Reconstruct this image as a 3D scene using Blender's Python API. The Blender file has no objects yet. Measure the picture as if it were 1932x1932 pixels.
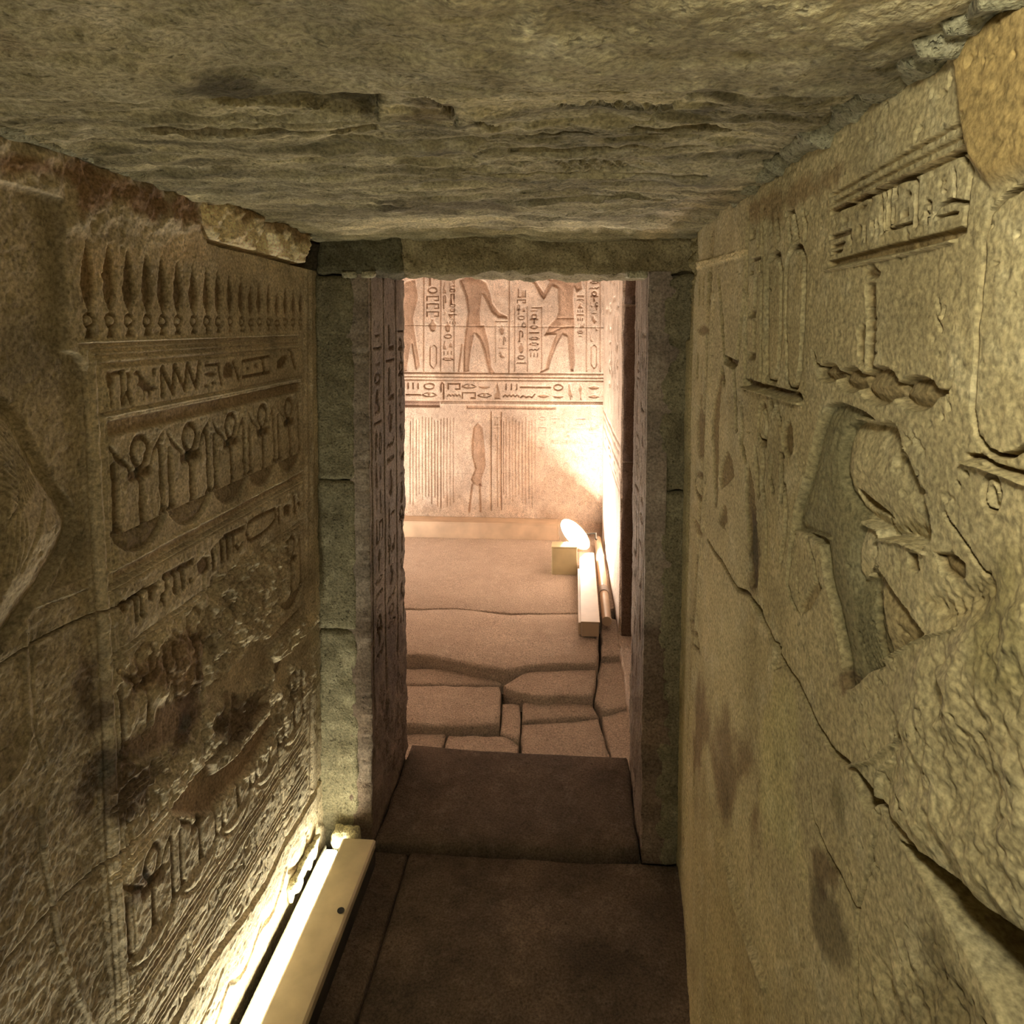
import bpy, bmesh, math, random
import numpy as np
from mathutils import Matrix, Vector

scene = bpy.context.scene
COL = scene.collection

# ------------------------------------------------------------------ camera
W = 1932.0
F, CX = 1271.0, 1009.8                    # focal length and principal column, in pixels of a 1932 px frame
VY = np.array([1083.07, 613.2])            # where the corridor's length lines meet
VZ = np.array([897.3, 23820.0])             # where plumb lines meet
_k = (VY[0] - CX) * (VZ[0] - CX) + F * F
_b = VY[1] + VZ[1]
CY = (_b - math.sqrt(_b * _b - 4 * (VY[1] * VZ[1] + _k))) / 2
def _dir(p):
    v = np.array([(p[0] - CX) / F, (p[1] - CY) / F, 1.0]); return v / np.linalg.norm(v)
AY = _dir(VY); AZ = -_dir(VZ); AZ -= AY * AZ.dot(AY); AZ /= np.linalg.norm(AZ); AX = np.cross(AY, AZ)
AX = -AX if AX[0] < 0 else AX
CAM_H = 1.65
CAM = np.array([0.0, 0.0, CAM_H])
cam_data = bpy.data.cameras.new('camera')
cam = bpy.data.objects.new('camera', cam_data); COL.objects.link(cam)
R = np.array([[AX[0], -AX[1], -AX[2]], [AY[0], -AY[1], -AY[2]], [AZ[0], -AZ[1], -AZ[2]]])
M4 = Matrix.Identity(4)
for i in range(3):
    for j in range(3): M4[i][j] = R[i, j]
    M4[i][3] = CAM[i]
cam.matrix_world = M4
cam_data.sensor_width = 36.0; cam_data.sensor_fit = 'AUTO'
cam_data.lens = F / W * 36.0
cam_data.shift_x = (W / 2 - CX) / W
cam_data.shift_y = (CY - W / 2) / W
cam_data.clip_start = 0.02
scene.camera = cam

# ------------------------------------------------------------------ world, exposure
world = bpy.data.worlds.new('dim_hall_air'); scene.world = world; world.use_nodes = True
world.node_tree.nodes['Background'].inputs[0].default_value = (1.0, 0.86, 0.62, 1)
world.node_tree.nodes['Background'].inputs[1].default_value = 0.06
vs = scene.view_settings
vs.view_transform = 'Standard'; vs.look = 'None'; vs.gamma = 1.0; vs.use_curve_mapping = False
vs.exposure = 0.25
scene.cycles.diffuse_bounces = 3; scene.cycles.max_bounces = 5; scene.cycles.caustics_reflective = False; scene.cycles.caustics_refractive = False
scene.cycles.adaptive_threshold = 0.08
LED_POWER = 46.0
FLOOD_POWER = 370.0
LAMP_POWER = 205.0

# ------------------------------------------------------------------ room measures (metres)
XL, XR = -0.773, 0.330                      # passage side walls
ZC = 1.906                                  # passage ceiling
YD = 2.005                                  # front of the doorway
XJL, XJR = -0.622, 0.219                    # door reveals
YB = 2.470                                  # back of the doorway
ZL = 1.799                                  # underside of the lintel
YF = 5.050                                  # end wall of the lit chamber
XFR = 0.222                                 # chamber's right wall
YN = 3.420                                  # near end of that wall

def ray(px, py):
    c = np.array([(px - CX) / F, (py - CY) / F, 1.0])
    return np.array([c.dot(AX), c.dot(AY), c.dot(AZ)])
def on_x(px, py, X):
    d = ray(px, py); t = X / d[0]; return (t * d[1], CAM_H + t * d[2])        # (Y, z)
def on_y(px, py, Y):
    d = ray(px, py); t = Y / d[1]; return (t * d[0], CAM_H + t * d[2])        # (X, z)
def on_z(px, py, Z):
    d = ray(px, py); t = (Z - CAM_H) / d[2]; return (t * d[0], t * d[1])      # (X, Y)

# ------------------------------------------------------------------ noise
def _lat(seed, n, m):
    return np.random.RandomState(seed % (2 ** 31)).rand(n, m).astype(np.float32) * 2 - 1
def vnoise(u, v, su, sv, seed):
    a = u / su; b = v / sv
    a = a - np.floor(a.min()); b = b - np.floor(b.min())
    ia = np.floor(a).astype(int); ib = np.floor(b).astype(int)
    fa = a - ia; fb = b - ib
    fa = (fa * fa * (3 - 2 * fa)).astype(np.float32)[:, None]; fb = (fb * fb * (3 - 2 * fb)).astype(np.float32)[None, :]
    L = _lat(seed, ia.max() + 2, ib.max() + 2)
    r = L[ia] * (1 - fa) + L[ia + 1] * fa
    return r[:, ib] * (1 - fb) + r[:, ib + 1] * fb
def fbm(u, v, s, octs, seed, gain=0.5, ratio=1.0):
    out = 0; amp = 1.0
    for o in range(octs):
        out = out + amp * vnoise(u, v, s * ratio, s, seed + 17 * o); s *= 0.5; amp *= gain
    return out
_rs = np.random.RandomState(5); _P3 = _rs.rand(32, 32, 32).astype(np.float32) * 2 - 1
def noise3(p, s, off=0):
    q = p / s + off * 7.31 + 100.0
    i = np.floor(q).astype(int); f = q - i; f = f * f * (3 - 2 * f)
    out = 0
    for dx in (0, 1):
        for dy in (0, 1):
            for dz in (0, 1):
                w = (f[:, 0] if dx else 1 - f[:, 0]) * (f[:, 1] if dy else 1 - f[:, 1]) * (f[:, 2] if dz else 1 - f[:, 2])
                out = out + w * _P3[(i[:, 0] + dx) % 32, (i[:, 1] + dy) % 32, (i[:, 2] + dz) % 32]
    return out
def sm(x):
    x = np.clip(x, 0, 1); return x * x * (3 - 2 * x)

# ------------------------------------------------------------------ materials
def nodes_of(name):
    m = bpy.data.materials.new(name); m.use_nodes = True
    nt = m.node_tree; bs = nt.nodes['Principled BSDF']; return m, nt, bs
def stone(name, c1, c2, c3, big=2.2, mid=14.0, fine=160.0, bump=0.5, rough=0.92, specks=0.6, streak=(1, 1, 1)):
    m, nt, bs = nodes_of(name); N = nt.nodes; Lk = nt.links
    geo = N.new('ShaderNodeNewGeometry')
    mp = N.new('ShaderNodeMapping'); mp.inputs['Scale'].default_value = streak
    Lk.new(geo.outputs['Position'], mp.inputs['Vector'])
    def noise(scale, detail, dist=0.0):
        n = N.new('ShaderNodeTexNoise'); n.inputs['Scale'].default_value = scale
        n.inputs['Detail'].default_value = detail; n.inputs['Roughness'].default_value = 0.62; n.inputs['Distortion'].default_value = dist
        Lk.new(mp.outputs['Vector'], n.inputs['Vector']); return n.outputs['Fac']
    def ramp(src, a, b):
        r = N.new('ShaderNodeMapRange'); r.inputs['From Min'].default_value = a; r.inputs['From Max'].default_value = b
        Lk.new(src, r.inputs['Value']); return r.outputs['Result']
    def mix(fac, a, b, mode='MIX'):
        x = N.new('ShaderNodeMix'); x.data_type = 'RGBA'; x.blend_type = mode
        if isinstance(fac, float): x.inputs[0].default_value = fac
        else: Lk.new(fac, x.inputs[0])
        for s, val in ((6, a), (7, b)):
            if isinstance(val, tuple): x.inputs[s].default_value = (*val, 1)
            else: Lk.new(val, x.inputs[s])
        return x.outputs[2]
    n1, n2, n3 = noise(big, 3, 0.6), noise(mid, 4), noise(fine, 2)
    col = mix(ramp(n1, 0.36, 0.64), c1, c2)
    col = mix(ramp(n2, 0.52, 0.78), col, c3)
    dark = tuple(0.45 * x for x in c1)
    n4 = noise(mid * 4.5, 2)
    sp = N.new('ShaderNodeMath'); sp.operation = 'MULTIPLY'; sp.inputs[1].default_value = specks
    Lk.new(ramp(n4, 0.60, 0.74), sp.inputs[0])
    col = mix(sp.outputs[0], col, dark)
    g = N.new('ShaderNodeMapRange'); g.inputs['To Min'].default_value = 0.62; g.inputs['To Max'].default_value = 1.38
    g.inputs['From Min'].default_value = 0.3; g.inputs['From Max'].default_value = 0.7
    Lk.new(n3, g.inputs['Value'])
    col = mix(1.0, col, g.outputs['Result'], 'MULTIPLY')
    at = N.new('ShaderNodeAttribute'); at.attribute_name = 'pigment_and_shade'
    col = mix(1.0, col, at.outputs['Color'], 'MULTIPLY')
    Lk.new(col, bs.inputs['Base Color'])
    bs.inputs['Roughness'].default_value = rough; bs.inputs['Specular IOR Level'].default_value = 0.25
    s = N.new('ShaderNodeMath'); s.operation = 'MULTIPLY_ADD'; s.inputs[1].default_value = 2.2
    Lk.new(n2, s.inputs[0]); Lk.new(n3, s.inputs[2])
    s2 = N.new('ShaderNodeMath'); s2.operation = 'MULTIPLY_ADD'; s2.inputs[1].default_value = -1.6
    Lk.new(sp.outputs[0], s2.inputs[0]); Lk.new(s.outputs[0], s2.inputs[2])
    b = N.new('ShaderNodeBump'); b.inputs['Strength'].default_value = bump; b.inputs['Distance'].default_value = 0.004
    Lk.new(s2.outputs[0], b.inputs['Height']); Lk.new(b.outputs['Normal'], bs.inputs['Normal'])
    return m
def plain(name, c, rough=0.5, metal=0.0, var=0.25, scale=30.0):
    m, nt, bs = nodes_of(name); N = nt.nodes; Lk = nt.links
    geo = N.new('ShaderNodeNewGeometry'); n = N.new('ShaderNodeTexNoise')
    n.inputs['Scale'].default_value = scale; n.inputs['Detail'].default_value = 5
    Lk.new(geo.outputs['Position'], n.inputs['Vector'])
    r = N.new('ShaderNodeMapRange'); r.inputs['From Min'].default_value = 0.3; r.inputs['From Max'].default_value = 0.7
    r.inputs['To Min'].default_value = 1 - var; r.inputs['To Max'].default_value = 1 + var * 0.4
    Lk.new(n.outputs['Fac'], r.inputs['Value'])
    x = N.new('ShaderNodeMix'); x.data_type = 'RGBA'; x.blend_type = 'MULTIPLY'; x.inputs[0].default_value = 1.0
    x.inputs[6].default_value = (*c, 1); Lk.new(r.outputs['Result'], x.inputs[7])
    Lk.new(x.outputs[2], bs.inputs['Base Color'])
    bs.inputs['Roughness'].default_value = rough; bs.inputs['Metallic'].default_value = metal
    return m
def glow(name, c, power):
    m, nt, bs = nodes_of(name); N = nt.nodes
    bs.inputs['Base Color'].default_value = (0.9, 0.9, 0.9, 1)
    geo = N.new('ShaderNodeNewGeometry'); n = N.new('ShaderNodeTexNoise'); n.inputs['Scale'].default_value = 3.0
    nt.links.new(geo.outputs['Position'], n.inputs['Vector'])
    r = N.new('ShaderNodeMapRange'); r.inputs['To Min'].default_value = power * 0.97; r.inputs['To Max'].default_value = power * 1.03
    nt.links.new(n.outputs['Fac'], r.inputs['Value'])
    bs.inputs['Emission Color'].default_value = (*c, 1); nt.links.new(r.outputs['Result'], bs.inputs['Emission Strength'])
    return m
MAT = {
 'left':  stone('carved_sandstone_brown', (0.55, 0.465, 0.335), (0.46, 0.38, 0.265), (0.64, 0.555, 0.42), bump=0.36),
 'right': stone('carved_sandstone_ochre', (0.45, 0.385, 0.225), (0.38, 0.315, 0.175), (0.50, 0.445, 0.29), bump=0.24),
 'ceil':  stone('ceiling_sandstone', (0.36, 0.32, 0.205), (0.28, 0.24, 0.145), (0.44, 0.40, 0.29), big=3.0, mid=16, bump=0.7),
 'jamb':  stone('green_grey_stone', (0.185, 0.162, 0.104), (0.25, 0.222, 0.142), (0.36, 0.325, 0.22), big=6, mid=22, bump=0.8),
 'reveal': stone('dusty_reveal_stone', (0.30, 0.245, 0.20), (0.24, 0.19, 0.155), (0.40, 0.34, 0.285)),
 'far':   stone('chamber_sandstone', (0.62, 0.50, 0.41), (0.55, 0.43, 0.345), (0.68, 0.58, 0.49), big=4, mid=12, bump=0.35, specks=0.4),
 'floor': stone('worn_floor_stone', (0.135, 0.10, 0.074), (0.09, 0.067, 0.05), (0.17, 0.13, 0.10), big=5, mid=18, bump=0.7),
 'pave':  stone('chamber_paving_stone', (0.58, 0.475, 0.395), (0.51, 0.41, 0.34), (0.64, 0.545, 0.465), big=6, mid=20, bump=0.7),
 'core':  stone('rubble_core', (0.22, 0.18, 0.12), (0.17, 0.13, 0.09), (0.26, 0.22, 0.16)),
 'pale':  stone('pale_lime_mortar', (0.50, 0.46, 0.33), (0.40, 0.37, 0.25), (0.58, 0.54, 0.42), mid=30, bump=0.9),
}

# ------------------------------------------------------------------ object helpers
def link(name, me, mat, parent=None):
    o = bpy.data.objects.new(name, me); COL.objects.link(o)
    if mat is not None and not me.materials: me.materials.append(MAT[mat] if isinstance(mat, str) else mat)
    if parent is not None: o.parent = parent
    return o
def structure(o): o['kind'] = 'structure'; return o
def thing(name, label, cat, group=None):
    o = bpy.data.objects.new(name, None); COL.objects.link(o); o.empty_display_size = 0.05
    o['label'] = label; o['category'] = cat
    if group: o['group'] = group
    return o
def raw_mesh(name, co, quads, tint=None, smooth=True, tris=None):
    me = bpy.data.meshes.new(name)
    co = np.asarray(co, np.float32); quads = np.asarray(quads, np.int32).reshape(-1, 4)
    nq = len(quads); nt_ = 0 if tris is None else len(tris)
    idx = quads.ravel()
    if nt_: idx = np.concatenate([idx, np.asarray(tris, np.int32).ravel()])
    me.vertices.add(len(co)); me.vertices.foreach_set('co', co.ravel())
    me.loops.add(len(idx)); me.loops.foreach_set('vertex_index', idx)
    me.polygons.add(nq + nt_)
    st = np.concatenate([np.arange(nq) * 4, nq * 4 + np.arange(nt_) * 3]).astype(np.int32)
    me.polygons.foreach_set('loop_start', st)
    me.polygons.foreach_set('use_smooth', np.full(nq + nt_, smooth, bool))
    at = me.attributes.new('pigment_and_shade', 'FLOAT_COLOR', 'POINT')
    t = np.ones((len(co), 4), np.float32)
    if tint is not None: t[:, :3] = tint
    at.data.foreach_set('color', t.ravel())
    me.update(calc_edges=True)
    return me
def bm_mesh(name, bm, smooth=False):
    bmesh.ops.recalc_face_normals(bm, faces=bm.faces)
    me = bpy.data.meshes.new(name); bm.to_mesh(me); bm.free()
    at = me.attributes.new('pigment_and_shade', 'FLOAT_COLOR', 'POINT')
    at.data.foreach_set('color', np.ones(len(me.vertices) * 4, np.float32))
    if smooth: me.polygons.foreach_set('use_smooth', np.ones(len(me.polygons), bool))
    return me
def box_bm(x0, x1, y0, y1, z0, z1, bevel=0.0, seg=2):
    bm = bmesh.new()
    v = [bm.verts.new((x, y, z)) for x in (x0, x1) for y in (y0, y1) for z in (z0, z1)]
    for f in ((0, 1, 3, 2), (4, 6, 7, 5), (0, 4, 5, 1), (2, 3, 7, 6), (0, 2, 6, 4), (1, 5, 7, 3)): bm.faces.new([v[i] for i in f])
    if bevel: bmesh.ops.bevel(bm, geom=bm.edges[:], offset=bevel, segments=seg, affect='EDGES', profile=0.5)
    return bm
def box(name, b, mat, parent=None, bevel=0.0): return link(name, bm_mesh(name, box_bm(*b, bevel=bevel)), mat, parent)
def rough_block(name, b, mat, parent, step=0.02, amp=0.006, scale=0.06, seed=0, rnd=0.012, tint=None):
    x0, x1, y0, y1, z0, z1 = b
    lo = np.array([x0, y0, z0]); hi = np.array([x1, y1, z1]); n = np.maximum(2, np.ceil((hi - lo) / step)).astype(int)
    pts = {}; co = []; quads = []
    def vid(i, j, k):
        key = (i, j, k)
        if key not in pts: pts[key] = len(co); co.append(key)
        return pts[key]
    for ax in range(3):
        a, c = [(1, 2), (2, 0), (0, 1)][ax]
        for side in (0, 1):
            for i in range(n[a]):
                for j in range(n[c]):
                    q = []
                    for di, dj in ((0, 0), (1, 0), (1, 1), (0, 1)):
                        t = [0, 0, 0]; t[ax] = n[ax] * side; t[a] = i + di; t[c] = j + dj; q.append(vid(*t))
                    quads.append(q if side else q[::-1])
    g = np.array(co, float) / n; p = lo + g * (hi - lo)
    ctr = (lo + hi) / 2; half = (hi - lo) / 2
    inner = np.maximum(half - rnd, 1e-4); d = p - ctr; cl = np.clip(d, -inner, inner); ex = d - cl
    ln = np.linalg.norm(ex, axis=1, keepdims=True); p = ctr + cl + np.where(ln > 1e-6, ex / np.maximum(ln, 1e-6) * np.minimum(ln, rnd), ex)
    nrm = np.where(ln > 1e-6, ex / np.maximum(ln, 1e-6), 0)
    h = noise3(p, scale, seed) + 0.5 * noise3(p, scale * 0.45, seed + 3) + 0.3 * noise3(p, scale * 0.2, seed + 5)
    p = p + nrm * (h * amp)[:, None]
    return link(name, raw_mesh(name, p, quads, tint), mat, parent)

# ------------------------------------------------------------------ relief: a carved face on a dense grid
class Relief:
    def __init__(s, u, v, to_world, proj, seed):
        s.u, s.v = np.asarray(u, np.float64), np.asarray(v, np.float64)
        s.H = np.zeros((len(u), len(v)), np.float32); s.T = np.ones((len(u), len(v), 3), np.float32)
        s.ID = np.zeros((len(u), len(v)), np.int32); s.names = ['']; s.cur = 0; s.blk = None
        s.to_world, s.proj, s.seed = to_world, proj, seed
        s.rnd = random.Random(seed); s.gain = 1.0
    def part(s, name=None):
        if name is None: s.cur = 0
        else: s.names.append(name); s.cur = len(s.names) - 1
    def P(s, pts): return np.array([s.proj(*p) for p in pts])
    def width(s, pts, w):                                   # a stroke width given in photo pixels -> metres on the face
        q = np.array(pts, float); d = np.abs(np.diff(q, axis=0)).sum(0) + 1e-6; l = math.hypot(*d); (xm, ym) = (q.min(0) + q.max(0)) / 2
        a, b, c = np.array(s.proj(xm, ym)), np.array(s.proj(xm + 1, ym)), np.array(s.proj(xm, ym + 1))
        return w * (d[1] / l * abs(b - a)[0] + d[0] / l * np.linalg.norm(c - a)) * l / (d[0] + d[1]) * 1.0 if len(q) > 2 else w * (d[1] / l * abs(b - a)[0] + d[0] / l * np.linalg.norm(c - a))
    def du(s, w): a = s.u[w[0]]; return (a[-1] - a[0]) / max(1, len(a) - 1) if len(a) > 1 else 0.0
    def window(s, lo, hi, m):
        i0, i1 = np.searchsorted(s.u, [lo[0] - m, hi[0] + m]); j0, j1 = np.searchsorted(s.v, [lo[1] - m, hi[1] + m])
        if i1 - i0 < 1 or j1 - j0 < 1: return None
        return slice(i0, i1), slice(j0, j1)
    def seg(s, Q, m, closed):
        w = s.window(Q.min(0), Q.max(0), m)
        if w is None: return None
        U = s.u[w[0]][:, None]; V = s.v[w[1]][None, :]
        D = np.full((U.size, V.size), 1e9); ins = np.zeros((U.size, V.size), bool)
        n = len(Q)
        for k in range(n if closed else n - 1):
            a, b = Q[k], Q[(k + 1) % n]; e = b - a; L2 = e.dot(e) + 1e-12
            t = np.clip(((U - a[0]) * e[0] + (V - a[1]) * e[1]) / L2, 0, 1)
            D = np.minimum(D, (U - a[0] - t * e[0]) ** 2 + (V - a[1] - t * e[1]) ** 2)
            if closed and a[1] != b[1]:
                c = ((a[1] > V) != (b[1] > V)) & (U < (b[0] - a[0]) * (V - a[1]) / (b[1] - a[1]) + a[0]); ins ^= c
        return w, np.sqrt(D), ins
    def tintm(s, w, m, c):
        if c is not None: s.T[w] *= 1 - m[..., None] * (1 - np.array(c, np.float32))
    # all *_m versions take face metres; the plain ones take photo pixels
    def poly_m(s, Q, depth, edge=0.003, bulge=0.0, bw=0.02, tint=None, soft=0.0, mark=True, merge=None):
        Q = np.asarray(Q, float); r = s.seg(Q, max(soft, 0.002), True)
        if r is None: return
        w, D, ins = r; d = np.where(ins, D, -D); depth = depth * s.gain; edge = max(edge, 1.5 * s.du(w))
        m = sm((d + soft) / (edge + soft)) if soft else sm(d / edge)
        q = np.clip(d / bw, 0, 1); prof = 1 - bulge * (1 - (1 - q) ** 2)
        if merge is None: s.H[w] -= (depth * m * prof).astype(np.float32)
        else: s.H[w] = np.where(m > 0, np.minimum(s.H[w], merge[w] - depth * m * prof) if merge is not s.H else s.H[w], s.H[w]).astype(np.float32)
        s.tintm(w, m.astype(np.float32), tint)
        if s.cur and mark: s.ID[w] = np.where(ins, s.cur, s.ID[w])
    def line_m(s, Q, wid, depth, tint=None, mark=True, sharp=0.5):
        Q = np.asarray(Q, float); r = s.seg(Q, wid, False)
        if r is None: return
        w, D, _ = r; depth = depth * s.gain; e = np.abs(Q[-1] - Q[0]); g = 1.3 * s.du(w) * (e[1] / (e[0] + e[1] + 1e-9) if len(Q) < 8 else 1.0); sharp = max(sharp, min(1.6, g / (wid + 1e-9))); m = sm((wid / 2 * (1 + sharp) - D) / (wid * sharp + 1e-9))
        s.H[w] -= (depth * m).astype(np.float32); s.tintm(w, m.astype(np.float32), tint)
        if s.cur and mark: s.ID[w] = np.where(D < wid / 2, s.cur, s.ID[w])
    def poly(s, pts, depth, **k): s.poly_m(s.P(pts), depth, **k)
    def line(s, pts, wpx, depth, **k): s.line_m(s.P(pts), s.width(pts, wpx), depth, **k)
    def ell(s, c, rx, ry, depth, rot=0.0, n=18, **k):
        ca, sa = math.cos(rot), math.sin(rot)
        s.poly([(c[0] + rx * math.cos(t) * ca - ry * math.sin(t) * sa, c[1] + rx * math.cos(t) * sa + ry * math.sin(t) * ca)
                for t in [2 * math.pi * i / n for i in range(n)]], depth, **k)
    def ring(s, c, rx, ry, wpx, depth, n=20, **k):
        s.line([(c[0] + rx * math.cos(t), c[1] + ry * math.sin(t)) for t in [2 * math.pi * i / n for i in range(n + 1)]], 1, 0) if False else None
        Q = s.P([(c[0] + rx * math.cos(t), c[1] + ry * math.sin(t)) for t in [2 * math.pi * i / n for i in range(n + 1)]])
        s.line_m(Q, s.width([(c[0], c[1] - 5), (c[0] + 5, c[1])], wpx), depth, **k)
    def rough(s, pts, amp, scale, seed, soft=0.02, drop=0.0, keep=0.0, tint=None):          # weathered patch
        Q = s.P(pts); r = s.seg(Q, soft, True)
        if r is None: return
        w, D, ins = r; m = sm((np.where(ins, D, -D) + soft) / (2 * soft)).astype(np.float32)
        n = fbm(s.u[w[0]], s.v[w[1]], scale, 4, seed, 0.55)
        s.H[w] = s.H[w] * (1 - m * (1 - keep)) + m * (amp * n - drop)
        s.T[w] = s.T[w] * (1 - m[..., None] * (1 - keep)) + m[..., None] * (1 - keep)
        s.tintm(w, m, tint)
        s.ID[w] = np.where((m > 0.6) & (keep < 0.3), 0, s.ID[w])
    def stain(s, pts, c, soft=0.02, seed=1, brk=0.7):                                     # discoloured patch with a ragged outline
        Q = s.P(pts); r = s.seg(Q, soft * 2, True)
        if r is None: return
        w, D, ins = r; n = fbm(s.u[w[0]], s.v[w[1]], soft * 2.5, 4, seed)
        s.tintm(w, sm((np.where(ins, D, -D) + n * soft * brk * 1.6 + soft * 0.4) / (soft * 1.4)).astype(np.float32), c)
    # a small hieroglyph in an axis-aligned cell of the face (metres)
    def glyph(s, kind, u0, u1, v0, v1, d, tint=None, flip=False):
        w, h = u1 - u0, v1 - v0; st = 0.13 * min(abs(w), h) + 0.0016
        f = lambda x, y: (u1 - x * w if flip else u0 + x * w, v0 + y * h)
        L = lambda pts, k=1.0: s.line_m([f(*p) for p in pts], st * k, d, tint=tint)
        G = lambda pts, b=0.5: s.poly_m([f(*p) for p in pts], d, edge=0.002, bulge=b, bw=0.3 * min(abs(w), h), tint=tint)
        circ = lambda cx, cy, rx, ry, n=12: [(cx + rx * math.cos(2 * math.pi * i / n), cy + ry * math.sin(2 * math.pi * i / n)) for i in range(n)]
        if kind == 'reed': G([(0.4, 0), (0.6, 0), (0.6, 0.35), (0.75, 0.7), (0.55, 1), (0.35, 0.75), (0.42, 0.35)])
        elif kind == 'water': L([(0, .4), (.12, .65), (.25, .4), (.38, .65), (.5, .4), (.62, .65), (.75, .4), (.88, .65), (1, .4)], 0.8)
        elif kind == 'mouth': G([(0, .5), (.25, .72), (.5, .8), (.75, .72), (1, .5), (.75, .28), (.5, .22), (.25, .28)])
        elif kind == 'loaf': G([(.1, .2), (.9, .2), (.85, .5), (.65, .75), (.5, .8), (.35, .75), (.15, .5)])
        elif kind == 'bird': G([(.1, .7), (.18, .92), (.35, 1), (.45, .88), (.5, .7), (.75, .5), (1, .35), (.8, .3), (.6, .3), (.58, 0), (.48, 0), (.46, .3), (.3, .35), (.18, .5), (.28, .68)])
        elif kind == 'owl': G([(.2, .75), (.2, 1), (.5, 1), (.55, .75), (.8, .4), (.95, .1), (.7, .2), (.62, 0), (.45, 0), (.42, .2), (.25, .35)])
        elif kind == 'house': L([(.05, .15), (.05, .85), (.95, .85), (.95, .15), (.65, .15)])
        elif kind == 'basket': G([(0, .6), (1, .6), (.88, .35), (.65, .18), (.35, .18), (.12, .35)])
        elif kind == 'disc': s.line_m([f(*p) for p in circ(.5, .5, .35, .38) + [(.85, .5)]], st, d, tint=tint)
        elif kind == 'stroke': L([(.5, .1), (.5, .9)], 1.2)
        elif kind == 'strokes': [L([(x, .15), (x, .85)], 0.9) for x in (.15, .5, .85)]
        elif kind == 'bar': L([(0, .5), (1, .5)], 1.2)
        elif kind == 'cloth': L([(.3, 0), (.3, .9), (.5, 1), (.65, .85), (.65, .45)])
        elif kind == 'foot': L([(.4, 1), (.4, .12), (.95, .12)], 1.3)
        elif kind == 'seated': G([(.1, 0), (.9, 0), (.85, .3), (.6, .45), (.62, .6), (.7, .75), (.6, .98), (.4, .98), (.32, .75), (.2, .5), (.12, .3)])
        elif kind == 'snake': L([(0, .3), (.2, .55), (.4, .3), (.6, .5), (.8, .3), (1, .75)])
        elif kind == 'ankh':
            s.line_m([f(*p) for p in circ(.5, .74, .26, .22) + [(.76, .74)]], st, d, tint=tint); L([(.5, .5), (.5, 0)]); L([(.15, .45), (.85, .45)])
        elif kind == 'eye': L([(0, .5), (.3, .78), (.7, .78), (1, .5), (.7, .3), (.3, .3), (0, .5)], .7); G(circ(.5, .54, .14, .2))
        elif kind == 'jar': G([(.35, 1), (.65, 1), (.62, .8), (.85, .55), (.7, .1), (.5, 0), (.3, .1), (.15, .55), (.38, .8)])
    KINDS = ['reed', 'water', 'mouth', 'loaf', 'bird', 'owl', 'house', 'basket', 'disc', 'strokes', 'cloth', 'foot', 'seated', 'snake', 'ankh', 'eye', 'jar', 'bar']
    WIDE = {'water', 'mouth', 'loaf', 'house', 'basket', 'strokes', 'snake', 'eye', 'bar', 'disc'}
    def column(s, u0, u1, v0, v1, d, name='carved_sign', tint=None, gap=0.12):           # text column read downwards
        v = v1; w = abs(u1 - u0)
        while v - v0 > 0.35 * w:
            k = s.rnd.choice(s.KINDS); h = w * (s.rnd.uniform(.35, .5) if k in s.WIDE else s.rnd.uniform(.8, 1.15))
            if v - h < v0: break
            s.part(name)
            if k not in s.WIDE and s.rnd.random() < .45:
                k2 = s.rnd.choice(s.KINDS)
                s.glyph(k, u0 + .02 * w, u0 + .46 * w, v - h, v, d, tint); s.glyph(k2, u0 + .54 * w, u0 + .98 * w, v - h, v, d, tint)
            else: s.glyph(k, u0 + .05 * w, u0 + .95 * w, v - h, v, d, tint)
            v -= h + gap * w
        s.part()
    def row(s, u0, u1, v0, v1, d, name='carved_sign', tint=None):                        # text line
        u = u0; h = v1 - v0
        while u1 - u > .3 * h:
            k = s.rnd.choice(s.KINDS); s.part(name)
            if k in s.WIDE:
                wd = h * s.rnd.uniform(.7, .95); k2 = s.rnd.choice(sorted(s.WIDE))
                s.glyph(k, u, u + wd, v0 + .54 * h, v1, d, tint); s.glyph(k2, u, u + wd, v0, v0 + .46 * h, d, tint)
            else:
                wd = h * s.rnd.uniform(.4, .65); s.glyph(k, u, u + wd, v0, v1, d, tint, flip=s.rnd.random() < .5)
            u += wd + .1 * h
        s.part()
    # ---- meshes: one block mesh per stone, one mesh per carved sign
    def build(s, parent, mat, block_name='stone_block', skirt=0.03, flip=False, min_faces=10):
        nu, nv = s.H.shape
        H = s.H
        U, V = np.meshgrid(s.u, s.v, indexing='ij')
        co = np.stack(s.to_world(U.ravel(), V.ravel(), H.ravel()), 1); T = s.T.reshape(-1, 3)
        vid = np.arange(nu * nv).reshape(nu, nv)
        quads = np.stack([vid[:-1, :-1], vid[1:, :-1], vid[1:, 1:], vid[:-1, 1:]], -1).reshape(-1, 4)
        if flip: quads = quads[:, ::-1]
        fid = s.ID[:-1, :-1].ravel(); blk = (s.blk if s.blk is not None else np.zeros((nu, nv), int))[:-1, :-1].ravel()
        cnt = np.bincount(fid, minlength=len(s.names)); fid = np.where(cnt[fid] < min_faces, 0, fid)
        roots = {}
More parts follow.
